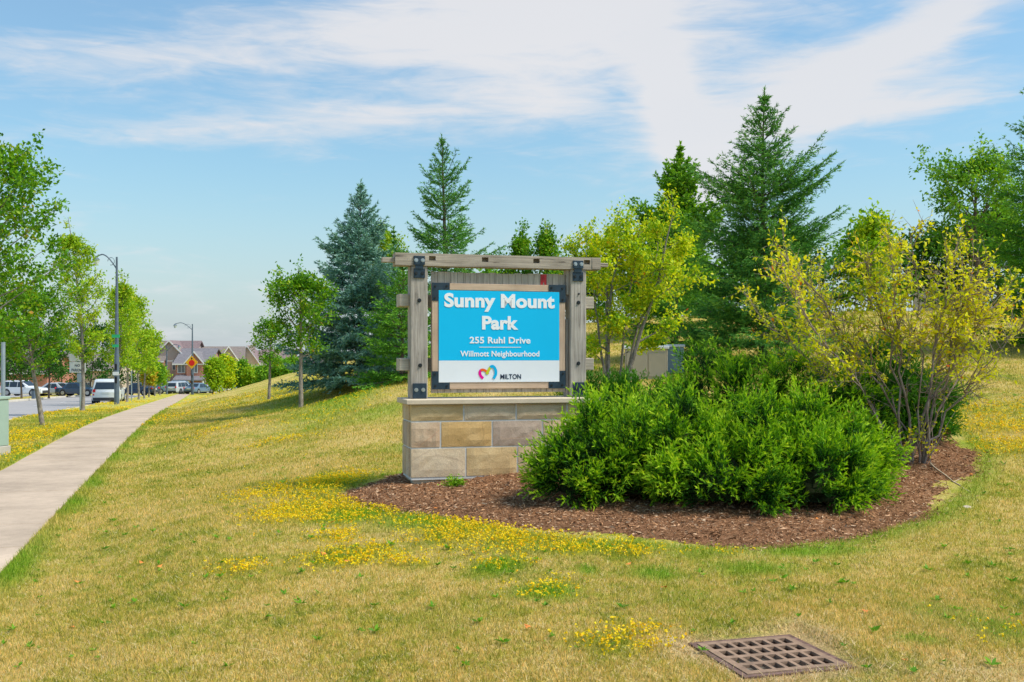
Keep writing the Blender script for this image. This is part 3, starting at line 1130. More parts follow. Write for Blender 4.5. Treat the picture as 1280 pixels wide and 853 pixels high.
def build_bed():
    s = .05
    xs = np.arange(BED[:, 0].min() - .1, BED[:, 0].max() + .1, s)
    ys = np.arange(BED[:, 1].min() - .1, BED[:, 1].max() + .1, s)
    X, Y = np.meshgrid(xs, ys)
    D = poly_dist(BED, X, Y) + .035 * np.sin(X * 6.5 + 2 * np.sin(Y * 5)) + .02 * np.sin(Y * 13 + X * 9)
    rs = np.random.RandomState(5)
    Z = bed_z(X, Y) + rs.normal(0, .006, X.shape) + .004
    Z = np.where(D < .0, zt(X, Y) - .02, Z)
    ny, nx = X.shape
    V = np.stack([X.ravel(), Y.ravel(), Z.ravel()], 1)
    i = (np.arange(nx - 1)[None, :] + nx * np.arange(ny - 1)[:, None]).ravel()
    Fc = np.stack([i, i + 1, i + nx + 1, i + nx], 1)
    Df = D.ravel()
    keep = (Df[Fc] > 0).any(1)
    o = np_mesh('mulch_bed', V, Fc[keep], M['mulch'], smooth=True)
    tag(o, 'brown mulch bed round the stone sign base and shrubs', kind='stuff')
    n = 72000
    x = rs.uniform(xs[0], xs[-1], n)
    y = rs.uniform(ys[0], 13.0, n)
    d = poly_dist(BED, x, y)
    k = d > -.05 - .28 * rs.rand(n) ** 4
    k &= ~((d < 0) & (rs.rand(n) < .35))
    x, y = x[k], y[k]
    n = len(x)
    P = np.stack([x, y, bed_z(x, y) + .012 * rs.rand(n) + .004], 1)
    ax = unit(rs.normal(size=(n, 3)) * np.array([1, 1, .28]))
    L = .014 + .075 * rs.rand(n) ** 3
    V, Fc = leaf_quads(rs, P - ax * L[:, None] * .5, L, .004 + .014 * rs.rand(n) ** 2, flat=.25, axis=ax, fold=.3)
    o = np_mesh('mulch_chips', V, Fc, M['chip'], attrs=[('v', 'FACE', rs.rand(n))])
    tag(o, 'loose shredded bark chips covering the mulch bed', kind='stuff')


build_bed()


# ------------------------------------------------------------------ branches
def tubes(segs, sides=5):
    """frusta for segments given as rows (p0, p1, r0, r1)"""
    S = np.asarray(segs, float)
    p0, p1, r0, r1 = S[:, 0:3], S[:, 3:6], S[:, 6], S[:, 7]
    d = unit(p1 - p0)
    ref = np.where(np.abs(d[:, 2:3]) > .9, np.array([[1., 0, 0]]), np.array([[0, 0, 1.]]))
    a = unit(np.cross(d, ref))
    b = np.cross(d, a)
    n = len(S)
    t = np.arange(sides) * 2 * np.pi / sides
    c, s = np.cos(t)[None, :, None], np.sin(t)[None, :, None]
    ring = a[:, None] * c + b[:, None] * s
    V = np.concatenate([p0[:, None] + ring * r0[:, None, None], p1[:, None] + ring * r1[:, None, None]], 1)
    base = (np.arange(n) * 2 * sides)[:, None]
    i = np.arange(sides)[None, :]
    j = (i + 1) % sides
    Fc = np.stack([base + i, base + j, base + sides + j, base + sides + i], 2)
    return V.reshape(-1, 3), Fc.reshape(-1, 4)


def poly_path(rs, p0, d0, L, n, bend, wig):
    """points of a branch starting at p0 heading d0, bending towards vector bend"""
    pts = [np.array(p0, float)]
    d = np.array(d0, float)
    d /= np.linalg.norm(d)
    for _ in range(n):
        d = d + np.array(bend) / n + rs.normal(0, wig, 3)
        d /= np.linalg.norm(d)
        pts.append(pts[-1] + d * L / n)
    return np.array(pts)


def add_path(segs, pts, r0, r1):
    n = len(pts) - 1
    for i in range(n):
        t0, t1 = i / n, (i + 1) / n
        segs.append(np.concatenate([pts[i], pts[i + 1], [r0 + (r1 - r0) * t0, r0 + (r1 - r0) * t1]]))


def decid(name, x, y, H, fork, rad, leafm, bark, label, cat='tree', group=None, seed=1, limbs=26, twigs=9, per=12, leaf=.06,
          r0=.06, stems=1, spread=.35, lean=(0, 0), up=.75, spr=.10, z=None, leafw=.6, skew=(0, 0), crownlabel=None):
    """broadleaf tree: trunk mesh + crown mesh. rad(t) is the crown radius, t 0..1 from fork to top"""
    rs = np.random.RandomState(seed)
    per = int(per * 2.4)
    leaf = leaf * 1.2
    zz = zt1(x, y) if z is None else z
    root = empty(name, (x, y, zz - .03), 0, label, cat, group)
    segs = []
    LP, LV, LA = [], [], []
    for s in range(stems):
        az0 = s * 2 * np.pi / stems + rs.uniform(0, .6)
        if stems == 1:
            d0 = np.array([lean[0], lean[1], 1.0])
            base = np.zeros(3)
        else:
            sp = spread * rs.uniform(.25, 1.15)
            d0 = np.array([math.cos(az0) * sp + lean[0], math.sin(az0) * sp + lean[1], 1.0])
            base = np.array([math.cos(az0) * .10, math.sin(az0) * .10, 0])
        Hs = H * (.91 if stems == 1 else rs.uniform(.78, .98))
        trunk = poly_path(rs, base, d0, Hs, 12, (0, 0, .25), .035 if stems == 1 else .05)
        trunk[:, 2] *= Hs / trunk[-1, 2]
        rr = r0 if stems == 1 else r0 * rs.uniform(.6, 1)
        add_path(segs, trunk, rr, .008)
        # root flare
        segs.append(np.concatenate([base - [0, 0, .02], trunk[0] + (trunk[1] - trunk[0]) * .25, [rr * 1.5, rr * .97]]))
        nl = max(3, limbs // stems)
        for i in range(nl):
            t = (i + rs.uniform(0, 1)) / nl
            h = fork + (H * .88 - fork) * t ** .85
            f = min(max(h / H * 12, 0), 11.99)
            k = int(f)
            p = trunk[k] + (trunk[k + 1] - trunk[k]) * (f - k)
            az = i * 2.39996 + s * 1.3 + rs.uniform(-.4, .4)
            rt = rad(t) * rs.uniform(.72, 1.12)
            el = up * (.55 + .42 * t) + rs.uniform(-.12, .12)
            d = np.array([math.cos(az) + skew[0], math.sin(az) + skew[1], math.tan(min(el, 1.3))])
            Ll = rt / max(math.cos(min(el, 1.25)), .62) * (1 if stems == 1 else .8)
            pts = poly_path(rs, p, d, Ll, 5, (0, 0, .25), .09)
            rb = max(rr * (1 - h / H) * .55, .006)
            add_path(segs, pts, rb, .003)
            for j in range(twigs):
                ft = rs.uniform(.25, 1.0) ** .8 * 4.999
                k2 = int(ft)
                q = pts[k2] + (pts[k2 + 1] - pts[k2]) * (ft - k2)
                dd = (pts[-1] - pts[0]) / max(np.linalg.norm(pts[-1] - pts[0]), .01) + rs.normal(0, .65, 3)
                lt = rt * rs.uniform(.18, .42) * (1.15 - ft / 8)
                tw = poly_path(rs, q, dd, lt, 2, (0, 0, .1), .12)
                add_path(segs, tw, .004, .0015)
                u = rs.uniform(.1, 1.1, per)[:, None]
                pp = tw[0] + (tw[-1] - tw[0]) * u + rs.normal(0, spr, (per, 3)) * np.array([1, 1, .8])
                LP.append(pp)
                LA.append(np.repeat(unit((tw[-1] - tw[0])[None]), per, 0))
                LV.append(np.full(per, rs.uniform(0, 1)))
        for j in range(9):
            f = rs.uniform(8.2, 11.99)
            k = int(f)
            q = trunk[k] + (trunk[k + 1] - trunk[k]) * (f - k)
            tw = poly_path(rs, q, rs.normal(0, .6, 3) + [0, 0, .8], rad(.85) * .45 + .08, 2, (0, 0, .1), .1)
            add_path(segs, tw, .004, .0015)
            pp = tw[0] + (tw[-1] - tw[0]) * rs.uniform(0, 1.1, per)[:, None] + rs.normal(0, spr * .8, (per, 3))
            LP.append(pp)
            LA.append(np.repeat(unit((tw[-1] - tw[0])[None]), per, 0))
            LV.append(np.full(per, rs.uniform(0, 1)))
    V, Fc = tubes(segs, 6)
    np_mesh('trunk', V, Fc, bark, root, smooth=True)
    P = np.concatenate(LP)
    A = np.concatenate(LA)
    cv = np.concatenate(LV)
    n = len(P)
    ax = unit(A * .7 + rs.normal(0, .8, (n, 3)) + np.array([0, 0, -.25]))
    L = leaf * rs.uniform(.65, 1.25, n)
    V, Fc = leaf_quads(rs, P, L, L * leafw, axis=ax, flat=.35)
    val = np.clip(.62 * rs.rand(n) + .38 * cv, 0, 1)
    np_mesh('crown', V, Fc, leafm, root, attrs=[('v', 'FACE', val)])
    return root


def egg(rm, peak=.4, low=.55):
    def f(t):
        if t < peak:
            return rm * (low + (1 - low) * math.sin(t / peak * math.pi / 2))
        q = (t - peak) / (1 - peak)
        return rm * max(.10, math.cos(q * math.pi / 2) ** .8)
    return f


def conif(name, x, y, H, Rb, leafm, label, seed=1, z=None, whorls=24, per=7, base=.3, shape=.85, upang=.55, lowang=-.05, droop=-.25,
          tuft=.075, w=.016, step=.05, dens=3, gap=None, sidel=.42, lean=(0, 0), group=None, ang=None, topbare=0.0):
    """spruce: whorled branches with side twigs, needles as slivers round each twig"""
    rs = np.random.RandomState(seed)
    zz = zt1(x, y) if z is None else z
    root = empty(name, (x, y, zz - .03), 0, label, 'tree', group)
    segs = []
    trunk = poly_path(rs, (0, 0, 0), (lean[0], lean[1], 1), H, 10, (0, 0, .1), .008)
    trunk[:, 2] *= H / trunk[-1, 2]
    add_path(segs, trunk, H * .016 + .01, .006)
    tw0, tw1 = [], []      # twig ends carrying needles
    for k in range(whorls):
        t = (k + rs.uniform(-.3, .3)) / (whorls - 1)
        t = min(max(t, 0), 1)
        h = base + (H * .945 - base) * t ** .92
        f = min(h / H * 10, 9.99)
        q = int(f)
        p = trunk[q] + (trunk[q + 1] - trunk[q]) * (f - q)
        Lr = Rb * max((1 - t), .035) ** shape
        if gap:
            Lr *= gap(t)
        nb = max(3, int(per * (1 if t < .8 else .75)))
        for b in range(nb):
            az = b * 2 * np.pi / nb + k * 1.1 + rs.uniform(-.3, .3)
            L = Lr * rs.uniform(.62, 1.25)
            el = lowang + (upang - lowang) * t + (.35 * max(0, t - .75) * 4) + rs.uniform(-.12, .12)
            d = np.array([math.cos(az), math.sin(az), math.tan(el)])
            pts = poly_path(rs, p, d, L, 6, (0, 0, droop * (1 - t) + .15), .04)
            # tips turn up
            pts[:, 2] += np.linspace(0, 1, 7) ** 3 * L * .10
            add_path(segs, pts, .006 + .012 * L / max(Rb, .1), .002)
            dirv = unit((pts[-1] - pts[0])[None])[0]
            sd_ = unit(np.cross(dirv, [0, 0, 1.0])[None])[0]
            ns = max(2, int(L / .11))
            for s_ in range(ns):
                ft = (.18 + .82 * (s_ + rs.uniform(0, 1)) / ns) * 5.999
                ft = min(ft, 5.999)
                k2 = int(ft)
                o_ = pts[k2] + (pts[k2 + 1] - pts[k2]) * (ft - k2)
                u = ft / 6
                for sg in (-1, 1):
                    l = (sidel * L * (1.05 - u) + .07) * rs.uniform(.6, 1.2)
                    dd = dirv * rs.uniform(.6, 1.0) + sd_ * sg * rs.uniform(.7, 1.0) + np.array([0, 0, rs.uniform(-.35, .15)])
                    dd /= np.linalg.norm(dd)
                    e = o_ + dd * l + np.array([0, 0, -.12 * l])
                    tw0.append(o_)
                    tw1.append(e)
                    # second order on long side twigs
                    if l > .22:
                        for u2 in (.35, .6, .8):
                            m_ = o_ + (e - o_) * u2
                            d3 = dd + rs.normal(0, .55, 3)
                            d3 /= np.linalg.norm(d3)
                            tw0.append(m_)
                            tw1.append(m_ + d3 * l * .38)
            for k2 in range(1, 6):
                tw0.append(pts[k2])
                tw1.append(pts[k2 + 1])
    for _k in range(4):
        tw0.append(trunk[-2] + (trunk[-1] - trunk[-2]) * (.3 + .1 * _k))
        tw1.append(trunk[-1] + np.array([0, 0, .02]))
    V, Fc = tubes(segs, 5)
    np_mesh('trunk', V, Fc, M['bark_dark'], root, smooth=True)
    A, B = np.array(tw0), np.array(tw1)
    ln = np.linalg.norm(B - A, axis=1)
    cnt = np.maximum(2, (ln / step * .72).astype(int)) * dens
    w = w * 1.18
    idx = np.repeat(np.arange(len(A)), cnt)
    n = len(idx)
    u = rs.rand(n)[:, None]
    P = A[idx] + (B - A)[idx] * u
    D = unit(B - A)[idx]
    rnd = rs.normal(size=(n, 3))
    perp = unit(rnd - (rnd * D).sum(1)[:, None] * D)
    perp[:, 2] *= .75
    dirn = unit(D * .9 + perp * .75)
    L = tuft * rs.uniform(.6, 1.3, n)[:, None]
    side = unit(np.cross(dirn, rs.normal(size=(n, 3)))) * w * .5
    V = np.empty((n, 3, 3))
    V[:, 0] = P - side
    V[:, 1] = P + side
    V[:, 2] = P + dirn * L
    bv = rs.rand(len(A))[idx]
    val = np.clip(.45 * rs.rand(n) + .25 * bv + .30 * u[:, 0], 0, 1)
    np_mesh('crown', V.reshape(-1, 3), np.arange(3 * n).reshape(n, 3), leafm, root, attrs=[('v', 'FACE', val)])
    return root


def juniper(x, y, lobes, n, leafm, label, seed=1, plume=.31, group=None, dirb=(0, 0)):
    """low spreading juniper: lobes are (dx, dy, rx, ry, h)"""
    rs = np.random.RandomState(seed)
    z0 = float(bed_z(np.array([x]), np.array([y]))[0])
    root = empty('juniper_shrub', (x, y, z0 - .02), 0, label, 'shrub', group)
    tot = sum(l[2] * l[3] + l[4] * (l[2] + l[3]) for l in lobes)
    PS, DS, SZ, KV = [], [], [], []
    mb_v, mb_f, off = [], [], 0
    for (dx, dy, rx, ry, h) in lobes:
        m_ = int(n * (rx * ry + h * (rx + ry)) / tot)
        # plumes gather in knobs spread over the mound, with dark gaps between
        nk = max(6, int(15 * (rx * ry + h * (rx + ry))))
        ga = np.arange(nk) * 2.39996 + rs.uniform(0, 6)
        kc = np.clip((np.arange(nk) + .5) / nk * 1.02 + rs.uniform(-.06, .06, nk), 0.02, 1)
        ks = np.sqrt(np.maximum(0, 1 - kc ** 2)) ** .8
        kn = np.stack([np.cos(ga) * ks, np.sin(ga) * ks, kc], 1)
        kr = rs.uniform(.50, 1.10, nk)
        ki = rs.randint(0, nk, m_)
        nd = kn[ki]
        rnd = unit(rs.normal(size=(m_, 3)))
        P = np.array([dx, dy, 0.06]) + nd * kr[ki][:, None] * .92 * np.array([rx, ry, h - .06]) + rnd * rs.uniform(.0, .075, m_)[:, None]
        # a skirt of low branches close to the ground
        sk = rs.rand(m_) < .20
        ph = rs.uniform(0, 2 * np.pi, m_)
        ndk = np.stack([np.cos(ph), np.sin(ph), rs.uniform(.03, .30, m_)], 1)
        P = np.where(sk[:, None], np.array([dx, dy, 0.03]) + ndk * rs.uniform(.45, .85, m_)[:, None] * np.array([rx, ry, h]), P)
        nd = np.where(sk[:, None], ndk, nd)
        D = unit(nd * np.array([1, 1, .55]) * .95 + np.array([0, 0, .22]) + rnd * .68)
        KV.append(rs.uniform(0, 1, nk)[ki])
        PS.append(P)
        DS.append(D)
        SZ.append(rs.uniform(.55, 1.2, m_))
        # dark core blob, added to block the view through the mound
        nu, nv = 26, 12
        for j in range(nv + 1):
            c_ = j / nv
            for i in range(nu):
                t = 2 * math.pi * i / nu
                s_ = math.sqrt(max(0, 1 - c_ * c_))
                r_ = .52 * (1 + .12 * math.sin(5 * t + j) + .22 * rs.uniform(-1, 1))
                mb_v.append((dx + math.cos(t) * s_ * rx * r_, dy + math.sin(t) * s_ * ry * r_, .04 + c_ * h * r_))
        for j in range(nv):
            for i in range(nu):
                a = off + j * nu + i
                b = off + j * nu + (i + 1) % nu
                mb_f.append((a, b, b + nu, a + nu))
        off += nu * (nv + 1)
    np_mesh('branches', np.array(mb_v), np.array(mb_f), M['core'], root, smooth=False)  # solid dark shell standing in for the inside, no single twigs
    P = np.concatenate(PS)
    D = np.concatenate(DS)
    S = np.concatenate(SZ) * plume
    N = len(P)
    # drop plumes that fall inside another lobe
    keep = np.ones(N, bool)
    for (dx, dy, rx, ry, h) in lobes:
        q = ((P[:, 0] - dx) / rx) ** 2 + ((P[:, 1] - dy) / ry) ** 2 + (P[:, 2] / h) ** 2
        keep &= q > .26
    P, D, S = P[keep], D[keep], S[keep]
    KVv = np.concatenate(KV)[keep]
    N = len(P)
    zl = bed_z(P[:, 0] + x, P[:, 1] + y) - z0
    P[:, 2] = np.maximum(P[:, 2], zl + .02)
    K, Q = 11, 7                     # side sprigs per plume, slivers per sprig
    tv = .5 * rs.rand(N) + .5 * KVv
    ref = rs.normal(size=(N, 3))
    A = unit(np.cross(D, ref))
    B = np.cross(D, A)
    up = np.array([0, 0, 1.0])
    out_p, out_d, out_l, out_v = [], [], [], []
    for k in range(K):
        u = (k + .5) / K
        ang = k * 2.4 + rs.uniform(-.5, .5, N)
        base = P + D * (S * u)[:, None] + up * (S * u ** 2 * .18)[:, None]
        lat = A * np.cos(ang)[:, None] + B * np.sin(ang)[:, None] * .65
        sd_ = unit(D * .95 + lat * .75 + up * .12 + rs.normal(0, .12, (N, 3)))
        sl = S * (.36 * (1 - u) + .12) * rs.uniform(.7, 1.25, N)
        for q in range(Q):
            v = (q + rs.rand(N)) / Q
            pp = base + sd_ * (sl * v)[:, None]
            dd = unit(sd_ * 1.0 + up * .12 + rs.normal(0, .33, (N, 3)))
            out_p.append(pp)
            out_d.append(dd)
            out_l.append(np.full(N, .040) * rs.uniform(.6, 1.3, N))
            out_v.append(np.clip(-.08 + .58 * u + .18 * v + .26 * tv + .16 * rs.rand(N), 0, 1))  # plume bases darkened as painted shade, tips bright as new growth
    P = np.concatenate(out_p)
    D = np.concatenate(out_d)
    L = np.concatenate(out_l)[:, None]
    val = np.concatenate(out_v)
    n = len(P)
    fm = np.zeros(n, int)
    ctr = P[rs.randint(0, n, 9)]
    for c_ in ctr[:, None]:
        fm[(np.linalg.norm(P - c_, axis=1) < rs.uniform(.03, .08)) & (rs.rand(n) < .75)] = 1
    side = unit(np.cross(D, rs.normal(size=(n, 3)))) * .0064
    V = np.empty((n, 3, 3))
    V[:, 0] = P - side
    V[:, 1] = P + side
    V[:, 2] = P + D * L
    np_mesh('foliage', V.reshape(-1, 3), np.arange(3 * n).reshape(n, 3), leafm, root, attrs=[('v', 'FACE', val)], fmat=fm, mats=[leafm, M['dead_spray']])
    return root


# ------------------------------------------------------------------ the park sign
SX, SY, SPH, SZ0 = -1.14, 11.5, R(15), 0.13


def text_mesh(name, s, m, parent, u_mid, zbase, width, cap, w, bold=.03, depth=.004):
    cu = bpy.data.curves.new(name, 'FONT')
    cu.body = s
    cu.size = 1.0
    cu.offset = bold
    cu.extrude = depth / 2
    cu.resolution_u = 6
    cu.space_character = 1.03
    to = bpy.data.objects.new(name + '_curve', cu)
    COL.objects.link(to)
    bpy.context.view_layer.update()
    dg = bpy.context.evaluated_depsgraph_get()
    me = bpy.data.meshes.new_from_object(to.evaluated_get(dg))
    bpy.data.objects.remove(to)
    n = len(me.vertices)
    co = np.empty(n * 3, np.float32)
    me.vertices.foreach_get('co', co)
    co = co.reshape(-1, 3)
    x0, x1 = co[:, 0].min(), co[:, 0].max()
    capH = 0.729
    sx = width / (x1 - x0)
    sz = cap / (capH + 2 * bold)
    V = np.stack([(co[:, 0] - (x0 + x1) / 2) * sx + u_mid, w - co[:, 2], (co[:, 1] + bold) * sz + zbase], 1)
    polys = [tuple(p.vertices) for p in me.polygons]
    iv = sorted((min(co[list(p), 0]), max(co[list(p), 0]), i) for i, p in enumerate(polys))
    # one mesh per word
    words, end = [], None
    for lo, hi, i in iv:
        if end is None or lo > end + .17:
            words.append([])
            end = hi
        words[-1].append(i)
        end = max(end, hi)
    out = None
    for wd in words:
        used = sorted({v for i in wd for v in polys[i]})
        mp = {v: k for k, v in enumerate(used)}
        m2 = bpy.data.meshes.new(name)
        m2.from_pydata([tuple(map(float, V[v])) for v in used], [], [tuple(mp[v] for v in polys[i]) for i in wd])
        m2.materials.append(m)
        m2.update()
        out = link(bpy.data.objects.new(name, m2), parent)
    return out


def ribbon(pts, wd, y0, y1):
    """flat ribbon along points in u,z"""
    mb = MB()
    P = [Vector((p[0], 0, p[1])) for p in pts]
    n = len(P)
    L, Rr = [], []
    for i in range(n):
        d = (P[min(i + 1, n - 1)] - P[max(i - 1, 0)]).normalized()
        s = Vector((-d.z, 0, d.x)) * wd / 2
        L.append(P[i] + s)
        Rr.append(P[i] - s)
    vs = []
    for i in range(n):
        for (p, y) in ((L[i], y0), (Rr[i], y0), (Rr[i], y1), (L[i], y1)):
            vs.append((p.x, y, p.z))
    fs = []
    for i in range(n - 1):
        for k in range(4):
            fs.append((i * 4 + k, i * 4 + (k + 1) % 4, (i + 1) * 4 + (k + 1) % 4, (i + 1) * 4 + k))
    fs += [(0, 1, 2, 3), tuple((n - 1) * 4 + k for k in (3, 2, 1, 0))]
    return mb.add(vs, fs)


def build_sign():
    root = empty('park_sign', (SX, SY, SZ0), SPH,
                 'timber framed park sign with a blue and white panel standing on a stone block base', 'sign')
    Z = lambda z: z - SZ0
    L, D = 2.19, .60
    MB().box(.012, L - .012, .012, D - .012, Z(.20), Z(1.052)).build('mortar_core', M['mortar'], root)
    MB().box(.035, L - .035, .035, D - .035, Z(.0), Z(.222)).build('plinth', M['plinth'], root)
    cap = MB().bevbox(-.055, L + .055, -.055, D + .055, Z(1.052), Z(1.108), .006).build('coping', M['cap'], root)
    rs = random.Random(8)

    def stone(x0, x1, y0, y1, z0, z1, face, m):
        # split face block: front subdivided and pitched
        jt = .0095
        mb = MB()
        if face == 'front':
            nu, nz = 7, 4
            xs = [x0 + jt + (x1 - x0 - 2 * jt) * i / nu for i in range(nu + 1)]
            zs = [z0 + jt + (z1 - z0 - 2 * jt) * i / nz for i in range(nz + 1)]
            vs = []
            for j, z in enumerate(zs):
                for i, x in enumerate(xs):
                    e = min(i, nu - i, 1) * min(j, nz - j, 1)
                    vs.append((x, y0 + (.006 if not e else -rs.uniform(.0, .008)), z))
            n1 = nu + 1
            fs = [(j * n1 + i, j * n1 + i + 1, (j + 1) * n1 + i + 1, (j + 1) * n1 + i) for j in range(nz) for i in range(nu)]
            o = len(vs)
            vs += [(xs[0], y1, zs[0]), (xs[-1], y1, zs[0]), (xs[-1], y1, zs[-1]), (xs[0], y1, zs[-1])]
            rim = [0, nu, nz * n1 + nu, nz * n1]
            bot = list(range(0, nu + 1))
            top = [nz * n1 + i for i in range(nu + 1)]
            lef = [j * n1 for j in range(nz + 1)]
            rig = [j * n1 + nu for j in range(nz + 1)]
            fs += [tuple(bot[::-1] + [o, o + 1]), tuple(top + [o + 2, o + 3]), tuple(lef + [o + 3, o]), tuple(rig[::-1] + [o + 1, o + 2]), (o, o + 3, o + 2, o + 1)]
            mb.add(vs, fs)
        else:
            mb.bevbox(x0, x1, y0 + jt, y1 - jt, z0 + jt, z1 - jt, .005)
        return mb.build('stone', m, root, smooth=False)

    z = [Z(.222), Z(.558), Z(.858), Z(1.052)]
    S = STONES
    rows = [([0, .638, 1.247, 1.86, L], [S[3], S[5], S[0], S[3]]),
            ([0, .346, .948, 1.55, L], [S[4], S[1], S[2], S[0]]),
            ([0, .614, 1.233, 1.849, L], [S[5], S[3], S[0], S[5]])]
    for r, (us, ms) in enumerate(rows):
        for i in range(len(us) - 1):
            stone(us[i], us[i + 1], 0, .10, z[r], z[r + 1], 'front', ms[i])
            stone(us[i], us[i + 1], D - .10, D, z[r], z[r + 1], 'back', ms[-1 - i])
    side = [[(.10, .33), (.33, .50)], [(.10, .24), (.24, .50)], [(.10, .38), (.38, .50)]]
    for r in range(3):
        for k, (a, b) in enumerate(side[r]):
            m = [[S[3], S[0]], [S[4], S[2]], [S[0], S[3]]][r][k]
            stone(-.002, .095, a, b, z[r], z[r + 1], 'side', m)
            stone(L - .095, L + .002, a, b, z[r], z[r + 1], 'side', S[(r + k) % 6])
    # timber posts
    pw = .2
    for u0 in (.032, 1.954):
        mb = MB()
        n = 9
        for i in range(1):
            mb.bevbox(u0, u0 + pw, .20, .40, Z(1.108), Z(2.632), .010)
        mb.build('post', M['post'], root)
    # packing timber beside the right post
    MB().bevbox(1.918, 1.952, .245, .36, Z(2.33), Z(2.63), .004).build('packing_block', M['post'], root)
    MB().bevbox(1.922, 1.952, .27, .38, Z(1.11), Z(2.04), .004).build('packing_block', M['post'], root)
    # top beam with mortises
    hz0, hz1 = Z(2.693), Z(2.745)
    holes = [.245, .868, 1.49, 2.12]
    xs = [-.143]
    for h in holes:
        xs += [h, h + .078]
    xs += [2.328]
    zs = [Z(2.632), hz0, hz1, Z(2.775)]
    solid = [[True] * (len(xs) - 1) for _ in range(3)]
    for i in range(len(holes)):
        solid[1][1 + 2 * i] = False
    g = grid_solid(xs, zs, solid, 0, .075)
    g.v = [(x, .185 + zz, yy) for (x, yy, zz) in g.v]
    g.box(-.143, 2.328, .2605, .40, Z(2.632), Z(2.775))
    g.build('beam', M['beam'], root)
    dk = m_plain('mortise_shadowed_wood', (.05, .035, .025), .9)
    # tie batten running behind the beam, poking out at both ends
    MB().bevbox(-.285, -.1435, .25, .34, Z(2.67), Z(2.725), .004).build('beam_tenon', M['beam'], root)
    MB().bevbox(2.3285, 2.45, .25, .34, Z(2.675), Z(2.72), .004).build('beam_tenon', M['beam'], root)
    MB().bevbox(2.22, 2.3285, .179, .1848, Z(2.64), Z(2.77), .002).build('beam_patch', M['beam'], root)
    # steel plates and bolts
    def bolt(u, zz, y, r=.013, m='bolt', parent=None, washer=True):
        mb = MB()
        if washer:
            mb.cyl((u, y, zz), (u, y - .004, zz), r * 1.45, n=14)
        mb.cyl((u, y - .004, zz), (u, y - .014, zz), r, n=6)
        return mb.build('bolt', M[m], parent or root)
    for u0 in (.065, 1.978):
        uc = u0 + .065
        p = MB().bevbox(u0, u0 + .13, .170, .1835 if u0 > 1 else .1845, Z(2.640), Z(2.742 if u0 < 1 else 2.735), .002).build('steel_plate', M['steel'], root)
        for du in (-.036, .040):
            bolt(uc + du, Z(2.692), .170, .016, 'bolt', p)
        p = MB().bevbox(u0 + .004, u0 + .134, .186, .1995, Z(2.49), Z(2.598), .002).build('steel_plate', M['steel'], root)
        MB().box(u0 + .02, u0 + .11, .178, .186, Z(2.596), Z(2.642)).build('hinge_strap', M['steel'], p)
        for du in (-.036, .040):
            bolt(uc + du, Z(2.545), .186, .014, 'bolt_dark', p)
        ub = .058 if u0 < 1 else 1.985
        p = MB().bevbox(ub, ub + .16, .186, .1995, Z(1.110), Z(1.285), .002).build('steel_plate', M['steel'], root)
        for du in (.04, .12):
            bolt(ub + du, Z(1.21), .186, .016, 'bolt' if u0 < 1 else 'bolt_dark', p)
    for (u, zz) in ((.135, 2.235), (.145, 1.49), (2.055, 2.235), (2.055, 1.51), (2.06, 2.34)):
        bolt(u, Z(zz), .1995, .016 if zz != 2.34 else .008, 'bolt_dark')
    # cross rails
    for (z0, z1) in ((2.165, 2.315), (1.425, 1.575)):
        MB().bevbox(-.085, 2.275, .402, .50, Z(z0), Z(z1), .006).build('rail', M['stub'], root)
        for (ua, ub_) in ((-.085, .031), (2.1545, 2.275)):
            MB().bevbox(ua, ub_, .27, .4015, Z(z0 + .004), Z(z1 - .004), .006).build('rail_end', M['stub'], root)
    # upright boards
    n = 21
    u0, u1 = .285, 1.912
    rs = random.Random(5)
    for i in range(n):
        a = u0 + (u1 - u0) * i / n + .0015
        b = u0 + (u1 - u0) * (i + 1) / n - .0015
        dy = rs.uniform(-.003, .003)
        dz = rs.uniform(-.006, .006)
        mb = MB().bevbox(a, b, .275 + dy, .30 + dy, Z(1.170), Z(2.572) + dz, .002)
        o = mb.build('board', M['board'], root)
    # the flaking red painted patch, on the front of one board
    a = u0 + (u1 - u0) * 17 / n
    mb = MB().add([(a + .002, .2705, Z(2.435)), (a + .03, .2705, Z(2.435)), (a + .034, .2705, Z(2.475)), (a + .046, .2705, Z(2.475)), (a + .052, .2705, Z(2.435)),
                   (a + .076, .2705, Z(2.435)), (a + .076, .2705, Z(2.568)), (a + .002, .2705, Z(2.568))], [(0, 1, 2, 7), (2, 3, 6, 7), (3, 4, 5, 6)])
    tag(mb.build('paint_patch', M['red'], root, recalc=False), 'faded red paint on a grey board')
    # cedar frame
    y0, y1 = .235, .272
    fu0, fu1, fz0, fz1 = .290, 1.900, Z(1.216), Z(2.440)
    fw = .078
    MB().bevbox(fu0 + fw, fu1 - fw, y0, y1, fz1 - fw, fz1, .003).build('frame_rail', M['frame_h'], root)
    MB().bevbox(fu0 + fw, fu1 - fw, y0, y1, fz0, fz0 + fw, .003).build('frame_rail', M['frame_h'], root)
    MB().bevbox(fu0, fu0 + fw - .0015, y0, y1, fz0, fz1, .003).build('frame_stile', M['frame_v'], root)
    MB().bevbox(fu1 - fw + .0015, fu1, y0, y1, fz0, fz1, .003).build('frame_stile', M['frame_v'], root)
